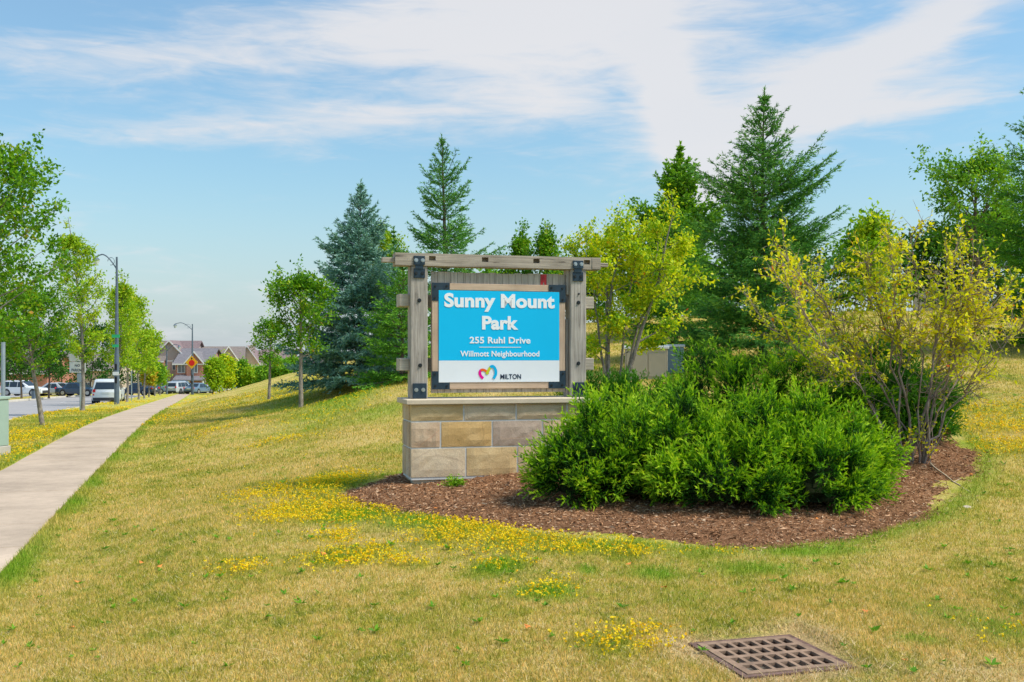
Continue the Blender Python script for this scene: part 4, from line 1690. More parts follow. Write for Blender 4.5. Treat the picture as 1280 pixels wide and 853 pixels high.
    # L brackets
    for (cu, cz, su, sz) in ((fu0 - .004, fz1 + .004, 1, -1), (fu1 + .004, fz1 + .004, -1, -1), (fu0 - .004, fz0 - .004, 1, 1), (fu1 + .004, fz0 - .004, -1, 1)):
        mb = MB()
        t = .078
        pts = [(0, 0), (.21, 0), (.21, t), (t, t), (t, .21), (0, .21)]
        poly = [(cu + su * p, cz + sz * q) for p, q in pts]
        if su * sz < 0:
            poly = poly[::-1]
        mb.prism(poly, y0 - .006, y0 - .0005)
        b = mb.build('corner_bracket', M['steel'], root)
        for (p, q) in ((.04, .04), (.175, .035), (.035, .175)):
            bolt(cu + su * p, cz + sz * q, y0 - .006, .010, 'bolt_dark', b)
    # face
    pu0, pu1, pz0, pzm, pz1 = .366, 1.825, Z(1.292), Z(1.545), Z(2.357)
    MB().bevbox(pu0, pu1, .2275, .2345, pzm, pz1, .0015).build('blue_panel', M['blue'], root)
    MB().bevbox(pu0, pu1, .2275, .2345, pz0, pzm - .001, .0015).build('white_panel', M['white'], root)
    yf = .2255
    um = 1.098
    T = text_mesh
    T('lettering', 'Sunny Mount', M['letter'], root, um, Z(2.163), 1.335, .172, yf, .040)
    T('lettering', 'Park', M['letter'], root, um, Z(1.907), .438, .168, yf, .040)
    T('lettering', '255 Ruhl Drive', M['letter'], root, um, Z(1.745), .735, .080, yf, .026)
    T('lettering', 'Willmott Neighbourhood', M['letter'], root, um, Z(1.592), .955, .070, yf, .022)
    MB().box(um - .253, um + .253, yf - .001, yf + .0015, Z(1.697), Z(1.704)).build('rule_line', M['letter'], root)
    T('lettering', 'MILTON', M['navy'], root, 1.226, Z(1.328), .250, .060, yf, .012)
    # the looping M emblem
    k = .222 / 95
    def q(x, y):
        return (.838 + (x - 553) * k, Z(1.496) - (y - 668) * k)
    cols = [((0.78, 0.0, 0.30), [(577, 736), (566, 728), (559, 714), (559, 702), (566, 695)], 14),
            ((0.85, 0.12, 0.02), [(563, 696), (574, 692), (587, 697), (597, 706), (602, 715)], 12),
            ((0.52, 0.58, 0.02), [(594, 716), (600, 703), (607, 690), (616, 678)], 14),
            ((0.0, 0.42, 0.75), [(612, 681), (622, 674), (633, 680), (641, 696), (642, 714), (636, 727), (629, 737)], 14)]
    for i, (c, pts, wd) in enumerate(cols):
        # smooth the polyline
        P = pts
        for _ in range(2):
            Q = [P[0]]
            for a_, b_ in zip(P[:-1], P[1:]):
                Q += [(a_[0] * .75 + b_[0] * .25, a_[1] * .75 + b_[1] * .25), (a_[0] * .25 + b_[0] * .75, a_[1] * .25 + b_[1] * .75)]
            P = Q + [P[-1]]
        m = m_plain('emblem_colour_%d' % i, c, .5, 0, .2, .03)
        ribbon([q(*p) for p in P], wd * k, yf - .001 * (i + 1) - .0005, yf - .001 * i + .0015 if i == 0 else yf - .001 * i - .0003).build('emblem_stroke', m, root)
    return root


build_sign()


# ------------------------------------------------------------------ catch basin in the grass
def build_basin():
    root = empty('catch_basin_grate', (GX, GY, .0), GA, 'rusty square iron catch basin grate set flush in dry grass', 'drain grate')
    h = GS / 2
    # outer frame (ring) and the grate, slightly tilted look comes from the ground
    r = [-h - .012, -h + .018, h - .018, h + .012]
    sol = [[True, True, True], [True, False, True], [True, True, True]]
    grid_solid(r, r, sol, -.05, .038).build('frame', M['iron_rim'], root)
    nx, ny = 7, 4
    mgx, mgy = .030, .022
    wx = (GS - .044 - 2 * mgx)
    wy = (GS - .044 - 2 * mgy)
    xs, ys = [-h + .022], [-h + .022]
    px, py = wx / nx, wy / ny
    for i in range(nx):
        xs += [-h + .022 + mgx + px * (i + .15), -h + .022 + mgx + px * (i + .85)]
    for j in range(ny):
        ys += [-h + .022 + mgy + py * (j + .15), -h + .022 + mgy + py * (j + .85)]
    xs.append(h - .022)
    ys.append(h - .022)
    sol = [[not (i % 2 == 1 and j % 2 == 1) for i in range(len(xs) - 1)] for j in range(len(ys) - 1)]
    grid_solid(xs, ys, sol, .026, .042).build('grate', M['iron'], root)
    # pit
    r = [-h - .008, -h + .018, h - .018, h + .008]
    sol = [[True, True, True], [True, False, True], [True, True, True]]
    grid_solid(r, r, sol, -.37, -.051).build('pit_wall', M['kerb'], root)


build_basin()


# ------------------------------------------------------------------ bed planting
juniper(2.04, 10.17, [(-.98, .0, .74, .66, .78), (-.35, .15, .80, .75, .92), (.40, -.05, .85, .80, .84), (.92, .0, .70, .70, .76), (1.08, .1, .48, .60, .56), (-1.35, -.15, .42, .40, .42), (-.1, -.55, .6, .5, .6), (.75, -.6, .6, .5, .55)],
        4300, M['juniper'], 'large spreading bright green juniper in front of the sign base and mulch bed', 3)
juniper(2.5, 12.0, [(-.8, .0, .80, .70, .80), (.10, .0, .80, .75, 1.25), (.80, .0, .75, .7, 1.22), (1.25, -.2, .5, .6, .9)],
        2400, M['juniper'], 'green juniper mound between the big front juniper and the tan utility cabinet', 5)
juniper(1.55, 13.9, [(-.35, 0, .55, .5, .84), (.40, .1, .58, .5, .80)],
        1500, M['juniper_dark'], 'dark green juniper just behind the right post of the sign', 6)
juniper(4.95, 13.1, [(0, 0, .62, .55, 1.1), (-.55, .2, .5, .5, .9)],
        1500, M['juniper_dark'], 'dark juniper behind the bare stems of the yellow shrub', 7)


def yellow_shrub():
    """fan of bare crooked stems with thin yellow leaves, as a multi-stemmed shrub"""
    rs = np.random.RandomState(21)
    x, y = 4.42, 11.55
    z0 = float(bed_z(np.array([x]), np.array([y]))[0])
    root = empty('yellow_shrub', (x, y, z0 - .03), 0, 'tall open shrub with bare crooked stems and yellow leaves in the mulch bed', 'shrub')
    segs = []
    LP, LD = [], []
    # tips in local x,z (y random): stems reach from the stool to these
    tips = [(-1.55, 1.95), (-1.35, 2.35), (-1.10, 2.25), (-.60, 2.35), (-.30, 2.2), (-.05, 2.6), (.38, 2.3), (.62, 2.05),
            (.70, 2.2), (.92, 1.75), (1.02, 2.0), (-1.5, 1.7), (1.1, 1.6), (-.9, 1.8)]
    for i, (tx, tz) in enumerate(tips):
        b = np.array([rs.uniform(-.16, .22), rs.uniform(-.13, .13), 0])
        if tx > .3:
            b[0] = rs.uniform(.05, .28)
        e = np.array([tx + rs.uniform(-.08, .08), rs.uniform(-.75, .75), tz])
        n = 9
        pts = [b]
        side = rs.normal(0, .05, (n + 1, 3))
        for k in range(1, n + 1):
            t = k / n
            # rise first, lean out later
            px = b[0] + (e[0] - b[0]) * (t ** 1.25)
            py = b[1] + (e[1] - b[1]) * (t ** 1.2)
            pz_ = e[2] * (t ** .92)
            pts.append(np.array([px, py, pz_]) + side[k] * (1 - abs(t - .5)) * .9)
        pts = np.array(pts)
        r = rs.uniform(.010, .019)
        add_path(segs, pts, r, .004)
        # branches
        for k in range(3, n + 1):
            for _ in range(4 if k > 4 else 1):
                f = rs.rand()
                q = pts[k - 1] + (pts[k] - pts[k - 1]) * f
                d = unit((pts[k] - pts[k - 1])[None])[0] + rs.normal(0, .6, 3) + np.array([np.sign(tx) * .15, 0, .05])
                l = rs.uniform(.25, .62) * (1.25 - .5 * k / n)
                br = poly_path(rs, q, d, l, 5, (0, 0, .15), .13)
                add_path(segs, br, .006, .002)
                for m_ in range(6):
                    f2 = rs.uniform(.25, 1) * 4.99
                    k3 = int(f2)
                    q2 = br[k3] + (br[k3 + 1] - br[k3]) * (f2 - k3)
                    d2 = unit((br[-1] - br[0])[None])[0] + rs.normal(0, .6, 3)
                    tw = poly_path(rs, q2, d2, rs.uniform(.12, .32), 3, (0, 0, 0), .12)
                    add_path(segs, tw, .003, .0012)
                    c = rs.randint(3, 10) if q2[2] > .95 else rs.randint(0, 2)
                    for _l in range(c):
                        u = rs.uniform(0, 2.999)
                        LP.append(tw[int(u)] + (tw[int(u) + 1] - tw[int(u)]) * (u - int(u)))
                        LD.append(unit((tw[-1] - tw[0])[None])[0])
    # low shoots with leaves
    for i in range(16):
        b = np.array([rs.uniform(-.1, .35), rs.uniform(-.15, .1), 0.0])
        tw = poly_path(rs, b, (rs.uniform(-.3, .7), rs.uniform(-.4, .2), 1), rs.uniform(.3, .8), 4, (0, 0, .2), .1)
        add_path(segs, tw, .006, .002)
        for _l in range(9):
            u = rs.uniform(1.0, 3.999)
            LP.append(tw[int(u)] + (tw[int(u) + 1] - tw[int(u)]) * (u - int(u)))
            LD.append(np.array([0, 0, 1.0]))
    V, Fc = tubes(segs, 6)
    np_mesh('stems', V, Fc, M['bark_red'], root, smooth=True)
    P, Dd = np.array(LP), np.array(LD)
    n = len(P)
    ax = unit(Dd * .5 + rs.normal(0, .75, (n, 3)) + np.array([0, 0, -.1]))
    L = .052 * rs.uniform(.5, 1.4, n)
    V, Fc = leaf_quads(rs, P, L, L * .50, axis=ax, flat=.4)
    clump = .5 + .5 * np.sin(P[:, 0] * 4 + 1) * np.sin(P[:, 2] * 5 + P[:, 0] * 2)
    val = np.clip(.27 + .58 * rs.rand(n) + .22 * (clump - .5) + (rs.rand(n) < .02) * .4, 0, 1)
    np_mesh('foliage', V, Fc, M['yshrub'], root, attrs=[('v', 'FACE', val)])


yellow_shrub()

# little seedling, stick, stones, fallen leaves on the bed
def seedling():
    x, y = ground_at(571, 617)
    rs = np.random.RandomState(2)
    z0 = float(bed_z(np.array([x]), np.array([y]))[0])
    root = empty('weed', (x, y, z0 - .01), 0, 'small lime green weed growing in mulch below the stone base', 'plant')
    segs = []
    P = []
    for i in range(16):
        t = poly_path(rs, (0, 0, 0), (rs.normal(), rs.normal(), 1.0), rs.uniform(.11, .24), 3, (0, 0, -.3), .1)
        add_path(segs, t, .003, .001)
        for k in range(26):
            u = rs.uniform(.8, 3)
            P.append(t[min(int(u), 3)] + rs.normal(0, .024, 3))
    V, Fc = tubes(segs, 4)
    np_mesh('stem', V, Fc, M['clover'], root, attrs=[('v', 'FACE', np.full(len(Fc), .3))])
    P = np.array(P)
    P[:, 2] = np.abs(P[:, 2])
    V, Fc = leaf_quads(rs, P, .03 * rs.uniform(.7, 1.2, len(P)), .022, flat=.6)
    np_mesh('leaves', V, Fc, M['clover'], root, attrs=[('v', 'FACE', .55 + .45 * rs.rand(len(P)))])


seedling()
x0, y0 = ground_at(1163, 590)
x1, y1 = ground_at(1212, 619)
rs = np.random.RandomState(9)
pts = []
for i in range(9):
    t = i / 8
    x, y = x0 + (x1 - x0) * t, y0 + (y1 - y0) * t
    pts.append(np.array([x, y + .02 * math.sin(t * 5), float(bed_z(np.array([x]), np.array([y]))[0]) + .025]))
segs = []
add_path(segs, np.array(pts), .011, .006)
add_path(segs, poly_path(rs, pts[5], (.6, .4, .25), .12, 2, (0, 0, 0), .05), .006, .003)
V, Fc = tubes(segs, 7)
o = np_mesh('fallen_stick', V, Fc, m_plain('peeled_stick', (.50, .38, .26), .8, bstr=.3), smooth=True)
tag(o, 'pale bare stick lying across the right edge of the mulch bed', 'stick')


def rock(px, py, r, label):
    x, y = ground_at(px, py)
    rs = np.random.RandomState(int(px))
    import bmesh
    bm = bmesh.new()
    bmesh.ops.create_icosphere(bm, subdivisions=2, radius=r)
    for v in bm.verts:
        v.co *= rs.uniform(.82, 1.12)
        v.co.z *= .55
        v.co.x *= 1.3
    me = bpy.data.meshes.new('stone')
    bm.to_mesh(me)
    bm.free()
    me.materials.append(M['cap'])
    o = bpy.data.objects.new('stone', me)
    o.location = (x, y, zt1(x, y) + r * .25)
    COL.objects.link(o)
    tag(o, label, 'stone')


rock(1209, 636, .035, 'small pale stone in the grass near the end of the stick')


def fallen_leaves():
    rs = np.random.RandomState(31)
    LV = [(177, 708, 'left of a touching pair in the grass near the sidewalk'), (200, 712, 'right of a touching pair in the grass near the sidewalk'),
          (434, 706, 'lying right of the small yellow flower patch, nearer the sign'), (405, 697, 'just left of the flower streak below the bed corner'),
          (97, 732, 'alone in the grass at lower left'), (90, 790, 'lowest one in the grass at lower left'),
          (416, 657, 'in the yellow flowers left of the mulch tip'), (235, 590, 'alone in the grass halfway to the stone base'),
          (553, 590, 'against the foot of the stone base'), (786, 710, 'in the grass just below the middle of the mulch bed'),
          (660, 790, 'alone in the grass below the bright clover patch'), (830, 740, 'in the grass above and left of the iron grate'),
          (1082, 770, 'in the grass right of the iron grate'), (1131, 832, 'in the dry grass at the bottom right'),
          (1263, 616, 'in the grass right of the stick'), (1214, 596, 'on the mulch edge next to the stick end'),
          (1100, 598, 'on the mulch left of the shrub stems'), (1135, 590, 'at the very foot of the yellow shrub'),
          (1020, 660, 'on the mulch below the right side of the big juniper'), (545, 640, 'on the mulch below the lime green weed')]
    px = [l[0] for l in LV]
    py = [l[1] for l in LV]
    for i, (a, b) in enumerate(zip(px, py)):
        if a < 600:
            b = b if b < 700 else b
        x, y = ground_at(a, b)
        if poly_dist(BED, np.array([x]), np.array([y]))[0] > 0:
            z = float(bed_z(np.array([x]), np.array([y]))[0]) + .02
        else:
            z = zt1(x, y) + .03
        s = rs.uniform(.018, .030)
        az = rs.uniform(0, 6.28)
        pts = []
        k = 8
        for j in range(k):
            t = 2 * math.pi * j / k
            rr = s * (1.0 if j % 2 == 0 else .62)
            pts.append((math.cos(t) * rr * 1.3, math.sin(t) * rr, .3 * s * math.cos(2 * t + .5)))
        mb = MB()
        mb.add([(0, 0, s * .15)] + pts, [(0, 1 + j, 1 + (j + 1) % k) for j in range(k)])
        o = mb.build('fallen_leaf', M['fleaf'], recalc=False)
        o.location = (x, y, z)
        o.rotation_euler = (rs.uniform(-.3, .3), rs.uniform(-.3, .3), az)
        tag(o, 'curled orange leaf ' + LV[i][2], 'leaf', 'fallen orange leaves')


M['fleaf'] = m_plain('dry_orange_leaf', (0.72, 0.24, 0.05), .7, var=.4, scale=30)
fallen_leaves()

# ------------------------------------------------------------------ trees
# conifers behind the sign
conif('blue_spruce', -4.75, 32, 6.4, 2.3, M['blue_spruce'], 'dense blue grey spruce left of the sign on the grassy slope', 4, whorls=24, per=9, base=.25,
      shape=.72, upang=.85, lowang=-.02, droop=-.28, tuft=.095, w=.028, step=.05, dens=3, sidel=.46)
conif('spruce_tree', -1.95, 30, 6.85, 2.0, M['spruce'], 'gappy dark green spruce rising above the sign beam', 5, whorls=19, per=7, base=.5, shape=.50,
      upang=.85, lowang=0.05, droop=-.22, tuft=.080, w=.020, step=.055, dens=3, sidel=.40,
      gap=lambda t: .62 + .40 * abs(math.sin(t * 7.5 + 1.9)))
conif('spruce_tree', 5.40, 22, 5.95, 2.42, M['spruce'], 'tallest spruce with long upswept sparse branches behind the junipers', 6, whorls=25, per=10, base=.10, shape=.72,
      upang=.70, lowang=.05, droop=-.15, tuft=.075, w=.018, step=.045, dens=3, sidel=.34, gap=lambda t: .85 if t < .35 else 1.0 + .22 * math.sin(t * 24))
conif('fir_tree', -2.75, 25.5, 3.1, 1.25, M['fir'], 'bright green bushy fir directly behind the left post of the sign', 7, whorls=16, per=8, base=.1, shape=.55,
      upang=.7, lowang=-.05, droop=-.3, tuft=.07, w=.018, step=.05, dens=3)
conif('spruce_tree', -4.25, 37, 5.1, 1.2, M['spruce'], 'slim spruce top showing right behind the blue grey spruce', 8, whorls=20, per=6, base=.4, tuft=.09, w=.024, step=.07, dens=3, droop=-.2, upang=.8)
conif('spruce_tree', 11.9, 21.5, 6.3, 2.45, M['fir'], 'full green spruce cut by the right edge behind the yellow shrub', 9, whorls=25, per=8, base=.25, shape=.55,
      upang=.6, lowang=-.05, droop=-.25, tuft=.07, w=.017, step=.05, dens=3, sidel=.40)
conif('fir_tree', 4.0, 25.0, 3.4, 1.5, M['fir'], 'light green bushy fir left of the tallest spruce', 10, whorls=16, per=8, base=.1, shape=.6, tuft=.07, w=.018, step=.055, dens=3, upang=.6)

# yellow green tree behind the right post
decid('serviceberry_tree', 1.72, 17.2, 3.75, 1.1, egg(1.18, .45, .6), M['serv'], M['bark_grey'], 'yellow green multi-stemmed tree behind the right post of the sign', seed=12,
      limbs=44, twigs=10, per=15, leaf=.055, r0=.05, stems=6, spread=.20, up=.70, spr=.07, skew=(.05, 0))
decid('maple_tree', -5.98, 29, 4.5, 1.75, egg(1.12, .35, .6), M['maple'], M['bark_grey'], 'taller young maple with a straight pale trunk on the lawn left of the sign', seed=13,
      group='young maples on the lawn', limbs=27, twigs=8, per=10, leaf=.085, r0=.075, up=.85, spr=.11)
decid('maple_tree', -9.02, 38, 3.5, 1.35, egg(.72, .4, .6), M['maple'], M['bark_grey'], 'small young maple farther up the lawn, left of the pale trunked one', seed=14,
      group='young maples on the lawn', limbs=19, twigs=7, per=8, leaf=.085, r0=.065, up=.85, spr=.10)
decid('birch_tree', -4.7, 40, 6.4, .8, egg(1.0, .3, .8), M['lime'], M['bark_pale'] if 'bark_pale' in M else M['bark_birch'], 'light green pointed tree peeking from behind the blue grey spruce', seed=15,
      limbs=30, twigs=8, per=9, leaf=.10, r0=.06, up=1.1, spr=.12)
decid('hornbeam_tree', -.05, 28.5, 4.1, .6, egg(.56, .3, .6), M['maple'], M['bark_grey'], 'small green tree above the sign beam, left one of a pair', seed=16, group='pair of small trees behind the sign',
      limbs=30, twigs=8, per=11, leaf=.075, r0=.05, up=1.1, spr=.09)
decid('hornbeam_tree', .80, 28.2, 4.0, .6, egg(.56, .3, .6), M['maple'], M['bark_grey'], 'small green tree above the sign beam, right one of a pair', seed=17, group='pair of small trees behind the sign',
      limbs=30, twigs=8, per=11, leaf=.075, r0=.05, up=1.1, spr=.09)
conif('linden_tree', 4.85, 30, 5.6, 2.1, M['mid_leaf'], 'tall conical broadleaf tree between the yellow green tree and the tallest spruce', 18, whorls=24, per=9, base=.5,
      shape=.70, upang=.9, lowang=.35, droop=-.15, tuft=.085, w=.055, step=.06, dens=2, sidel=.45, gap=lambda t: .85 + .22 * math.sin(t * 17 + 1))
decid('ash_tree', 18.3, 40, 7.0, 1.4, egg(2.4, .55, .7), M['mid_leaf'], M['bark_dark'], 'large loose crowned tree on the crest above the yellow shrub', seed=19,
      limbs=34, twigs=9, per=11, leaf=.13, r0=.14, up=.75, spr=.17)
for i, (x, y, H, r_, lab, mk_) in enumerate((
        (13.3, 38, 4.2, .8, 'thin pale green tree right behind the top of the yellow shrub', 'lime'),
        (15.0, 43, 4.2, 1.6, 'bushy green tree on the crest left of the loose crowned one', 'mid_leaf'),
        (10.0, 41, 3.6, 1.7, 'low dark green tree on the crest between tallest spruce and yellow shrub', 'dark_leaf'),
        (21.0, 44, 5.5, 2.2, 'dense green tree on the crest behind the right edge spruce', 'dark_leaf'),
        (12.3, 46, 4.3, 2.1, 'round dark tree beyond the crest behind the yellow shrub', 'dark_leaf'),
        (19.8, 47, 4.4, 2.5, 'wide dark tree beyond the crest at far right', 'dark_leaf'),
        (7.0, 48, 4.4, 2.0, 'dark tree beyond the crest behind the tallest spruce', 'dark_leaf'),
        (3.0, 52, 3.2, 2.0, 'low dark tree beyond the crest behind the yellow green tree', 'dark_leaf'),
        (-.8, 46, 3.2, 1.5, 'low green tree hidden behind the sign boards', 'mid_leaf'),
        (-2.5, 48, 3.4, 1.4, 'low green tree behind the foot of the gappy spruce', 'mid_leaf'))):
    decid('background_tree', x, y, H, .1, egg(r_, .35, .95), M[mk_], M['bark_dark'], lab, seed=40 + i, group='trees on the crest behind the park',
          limbs=14 if mk_ == 'lime' else 38, twigs=7, per=9, leaf=.17, r0=.08, up=.8 if mk_ == 'lime' else .55, spr=.24)

# street trees along the boulevard; (px, Y, offset a, H, fork, radius, leaf material, seed, label)
BL = [(24.5, -2.95, 8.3, 1.6, 2.35, 'maple', 'big round tree cut by the left edge beside the sidewalk', 60, .095),
      (29.2, -2.05, 4.35, 1.75, 1.35, 'maple', 'low broad tree with a leaning bare trunk next to the green cabinet', 30, .085),
      (43.0, -2.55, 9.0, 2.0, 1.15, 'lime', 'tall narrow street tree behind the parking sign post', 34, .10),
      (63.0, -2.75, 9.0, 2.1, 1.1, 'lime', 'tall street tree just left of the grey lamp post', 28, .14),
      (68.0, -2.6, 9.3, 2.0, 1.2, 'lime', 'tall street tree just right of the grey lamp post', 28, .15),
      (79.0, -2.5, 9.6, 2.0, 1.45, 'lime', 'tall thin topped street tree, third beyond the lamp post', 28, .17),
      (86.0, -2.5, 6.5, 2.0, 1.7, 'lime', 'rounded street tree before the brick house gable', 24, .18),
      (95.0, -2.6, 2.9, 1.2, .65, 'orange_leaf', 'small street tree with orange turning leaves', 18, .16),
      (104.0, -2.5, 3.6, 1.4, .8, 'mid_leaf', 'small green street tree before the white gabled house', 22, .19),
      (116.0, -2.5, 3.4, 1.4, .8, 'lime', 'last small street tree left of the stop ahead sign', 20, .20)]
for i, (Y, a, H, fk, rr, mm, lab, nl, lf) in enumerate(BL):
    X = xc(Y) + a
    decid('street_tree', X, Y, H, fk, egg(rr, .35 if i != 1 else .45, .6 if i != 2 else .7), M[mm], M['bark_grey'], lab, seed=60 + i, group='street trees between sidewalk and road',
          limbs=nl + 6, twigs=9, per=9 if Y < 50 and i != 0 else (12 if i == 0 else 6), leaf=lf, r0=.085 if Y > 30 else .075, up=.95 if i > 1 else .8, spr=lf * 1.15, lean=(-.14, 0) if i == 1 else (0, 0))
# sprout on the leaning trunk, trees across the street and near the houses
for i, (px, py, Y, H, rr, mm, lab) in enumerate((
        (27, 491, 88, 5.8, 1.9, 'dark_leaf', 'dark green street tree in front of the white hatchback'),
        (61, 490, 92, 5.9, 1.9, 'dark_leaf', 'dark green street tree right of the bollard across the road'),
        (112, 489, 118, 9.0, 3.0, 'dark_leaf', 'big dark tree beyond the road behind the white off-roader'),
        (165, 489, 122, 8.6, 2.8, 'dark_leaf', 'big dark tree beyond the road right of the lamp post'),
        (10, 490, 125, 11.0, 4.2, 'dark_leaf', 'big dark tree behind the white hatchback at the left edge'),
        (78, 489, 135, 10.0, 3.6, 'dark_leaf', 'dark tree behind the silver car across the road'),
        (-30, 490, 120, 12.0, 4.2, 'dark_leaf', 'dark tree beyond the left edge of the view'),
        (-110, 490, 110, 12.0, 4.5, 'dark_leaf', 'dark tree well beyond the left edge of the view'),
        (266, 490, 118, 4.6, .95, 'lime', 'yellow green round tree right of the stop ahead sign'),
        (284, 490, 126, 5.2, 1.0, 'serv', 'yellowing tree in front of the wide dark roofed house'),
        (301, 489, 130, 4.6, 1.0, 'mid_leaf', 'taller green tree before the beige gabled houses'),
        (318, 487, 128, 3.0, 1.3, 'lime', 'pale green bush of a tree low beside the mound'),
        (333, 484, 124, 3.4, 1.3, 'mid_leaf', 'green tree half hidden by the mound next to the pale green one'),
        (352, 478, 110, 4.0, 1.4, 'mid_leaf', 'green tree seen between the two young maples'),
        (366, 474, 112, 4.4, 1.2, 'maple', 'dark green tree top above the mound right of the nearer young maple trunk'))):
    X = (px - 640) / F * Y
    z = zt1(X, Y)
    decid('distant_tree', X, Y, H, .6 if i > 6 else (1.4 if i < 2 else .5), egg(rr, .4, .75), M[mm], M['bark_dark'], lab, seed=80 + i, group='trees around the far houses',
          limbs=26, twigs=7, per=9, leaf=.26 if Y > 100 else .19, r0=.09, up=.85, spr=.30, z=z)
# hedge mass closing the view at the far left
print('trees done')


# ------------------------------------------------------------------ street furniture
M['lamp_steel'] = m_plain('slate_grey_pole_paint', (0.11, 0.145, 0.19), 0.5, 0.2, 0.4, .15)
M['galv'] = m_plain('galvanised_steel', (0.33, 0.39, 0.44), 0.5, 0.5, 0.5, .12)
M['cab_green'] = m_plain('pale_green_cabinet_paint', (0.30, 0.40, 0.33), 0.5, 0, 0.4, .06, 2)
M['black'] = m_plain('black_rubber', (0.018, 0.018, 0.02), 0.7)
M['glasslamp'] = m_plain('frosted_lamp_glass', (0.55, 0.60, 0.60), 0.3)
M['signwhite'] = m_plain('white_sign_sheet', (0.72, 0.73, 0.74), 0.5, var=.04)
M['signred'] = m_plain('red_sign_sheet', (0.72, 0.02, 0.015), 0.5, var=.05)
M['signyellow'] = m_plain('amber_sign_sheet', (0.85, 0.42, 0.01), 0.5, var=.05)
M['signgreen'] = m_plain('street_name_green', (0.03, 0.40, 0.16), 0.5, var=.05)


def lamp_post(px, Y, top_py, arm_px, dirx, label, a=None, r=.10, signs=False):
    X = (px - 640) / F * Y
    z0 = zt1(X, Y)
    H = CAMZ - (top_py - HZ) / F * Y - z0
    root = empty('lamp_post', (X, Y, z0 - .02), 0, label, 'lamp post', 'street lamps with curved arms')
    mb = MB().cyl((0, 0, 0), (0, 0, 2.9), r * 1.45, r * 1.35, 14)
    mb.cyl((0, 0, 2.9), (0, 0, H), r * 1.1, r * .55, 14)
    mb.build('pole', M['lamp_steel'], root)
    MB().box(-r * .6, r * .6, -r * 1.6, -r * 1.32, 2.0, 2.35).build('access_cover', M['black'], root)
    MB().box(-r * .6, r * .6, -r * 1.6, -r * 1.36, 1.25, 1.6).build('access_cover', M['black'], root)
    ln = abs(arm_px - px) / F * Y
    ha = H - .7
    pts = [(dirx * ln * t, 0, ha + .85 * math.sin(min(1, t * 1.25) * math.pi * .55) - .25 * max(0, t - .75) * 4 * .5) for t in [i / 10 for i in range(11)]]
    mb = MB()
    for p, q in zip(pts[:-1], pts[1:]):
        mb.cyl(p, q, .038, .036, 8)
    mb.build('arm', M['lamp_steel'], root)
    # scroll under the arm
    mb = MB()
    sp = [(dirx * (.55 + .32 * math.cos(t)) * ln * .5, 0, ha + .45 + .22 * math.sin(t)) for t in [i * .5 for i in range(11)]]
    for p, q in zip(sp[:-1], sp[1:]):
        mb.cyl(p, q, .016, n=6)
    mb.build('scroll', M['lamp_steel'], root)
    e = pts[-1]
    head = MB().cyl((e[0], 0, e[2]), (e[0], 0, e[2] - .18), .06, .22, 14).build('lamp_head', M['lamp_steel'], root)
    MB().cyl((e[0], 0, e[2] - .181), (e[0], 0, e[2] - .50), .20, .10, 14).build('lamp_glass', M['glasslamp'], head)
    return root, H


r1_, H1 = lamp_post(146, 58.7, 321, 120, -1, 'tall slate grey lamp post between the street trees beside the white off-roader')
f = MB().box(-.22, .22, -.17, -.14, 3.85, 4.03).build('name_plate', M['signgreen'], r1_)
MB().box(-.20, .16, -.17, -.14, 3.30, 3.46).build('name_plate', M['signgreen'], r1_)
MB().box(-.16, .16, -.20, -.155, 1.70, 1.90).build('notice', M['signwhite'], r1_)
r2_, H2 = lamp_post(240.5, 120, 405, 219, -1, 'lamp post carrying the stop ahead sign at the end of the sidewalk', r=.11)
lamp_post(208.5, 128, 432, 224, 1, 'distant lamp post in front of the brick gabled house', r=.09)
lamp_post(395, 62, 436, 384, -1, 'thin lamp post beyond the mound behind the blue grey spruce', r=.05)
# stop ahead sign
zs_ = 1.6 - (453 - 445) / F * 120 - zt1((240.5 - 640) / F * 120, 120)
mb = MB().prism([(0, zs_ + .75), (-.75, zs_), (0, zs_ - .75), (.75, zs_)], -.24, -.20)
d_ = mb.build('sign_plate', M['signyellow'], r2_)
oc = [(0.36 * math.cos(R(22.5 + 45 * k)), zs_ - .06 + .36 * math.sin(R(22.5 + 45 * k))) for k in range(8)]
MB().prism(oc, -.255, -.241).build('octagon', M['signred'], d_)
MB().prism([(-.05, zs_ + .33), (.05, zs_ + .33), (.05, zs_ + .45), (.12, zs_ + .45), (0, zs_ + .60), (-.12, zs_ + .45), (-.05, zs_ + .45)], -.255, -.241).build('arrow', M['black'], d_)


def green_cabinet():
    Y = 19.6
    x, y = -10.16, Y
    z0 = zt1(x, y)
    root = empty('utility_cabinet', (x, y, z0 - .02), R(-17), 'pale green metal utility cabinet cut by the left edge beside the sidewalk', 'utility box')
    MB().bevbox(-.42, .42, -.30, .30, 0, .20, .01).build('base', M['kerb'], root)
    MB().box(-.405, .405, -.302, -.2995, .02, .16).build('vent', M['black'], root)
    b = MB().bevbox(-.40, .40, -.28, .28, .20, 1.09, .015).build('body', M['cab_green'], root)
    MB().bevbox(-.42, .42, -.30, .30, 1.09, 1.15, .012).build('lid', M['cab_green'], root)
    MB().bevbox(-.36, .36, -.292, -.2805, .25, 1.04, .006).build('door', M['cab_green'], root)
    MB().bevbox(.22, .30, -.31, -.2925, .62, .68, .004).build('latch', M['black'], root)
    # slim grey pole standing behind it
    X, Yp = (4 - 640) / F * 22.5, 22.5
    zz = zt1(X, Yp)
    p = MB().cyl((0, 0, 0), (0, 0, 1.6 - (428 - 445) / F * Yp - zz), .045, .045, 12).build('marker_pole', M['galv'])
    p.location = (X, Yp, zz)
    tag(p, 'bare grey steel pole standing behind the pale green cabinet', 'pole')


green_cabinet()


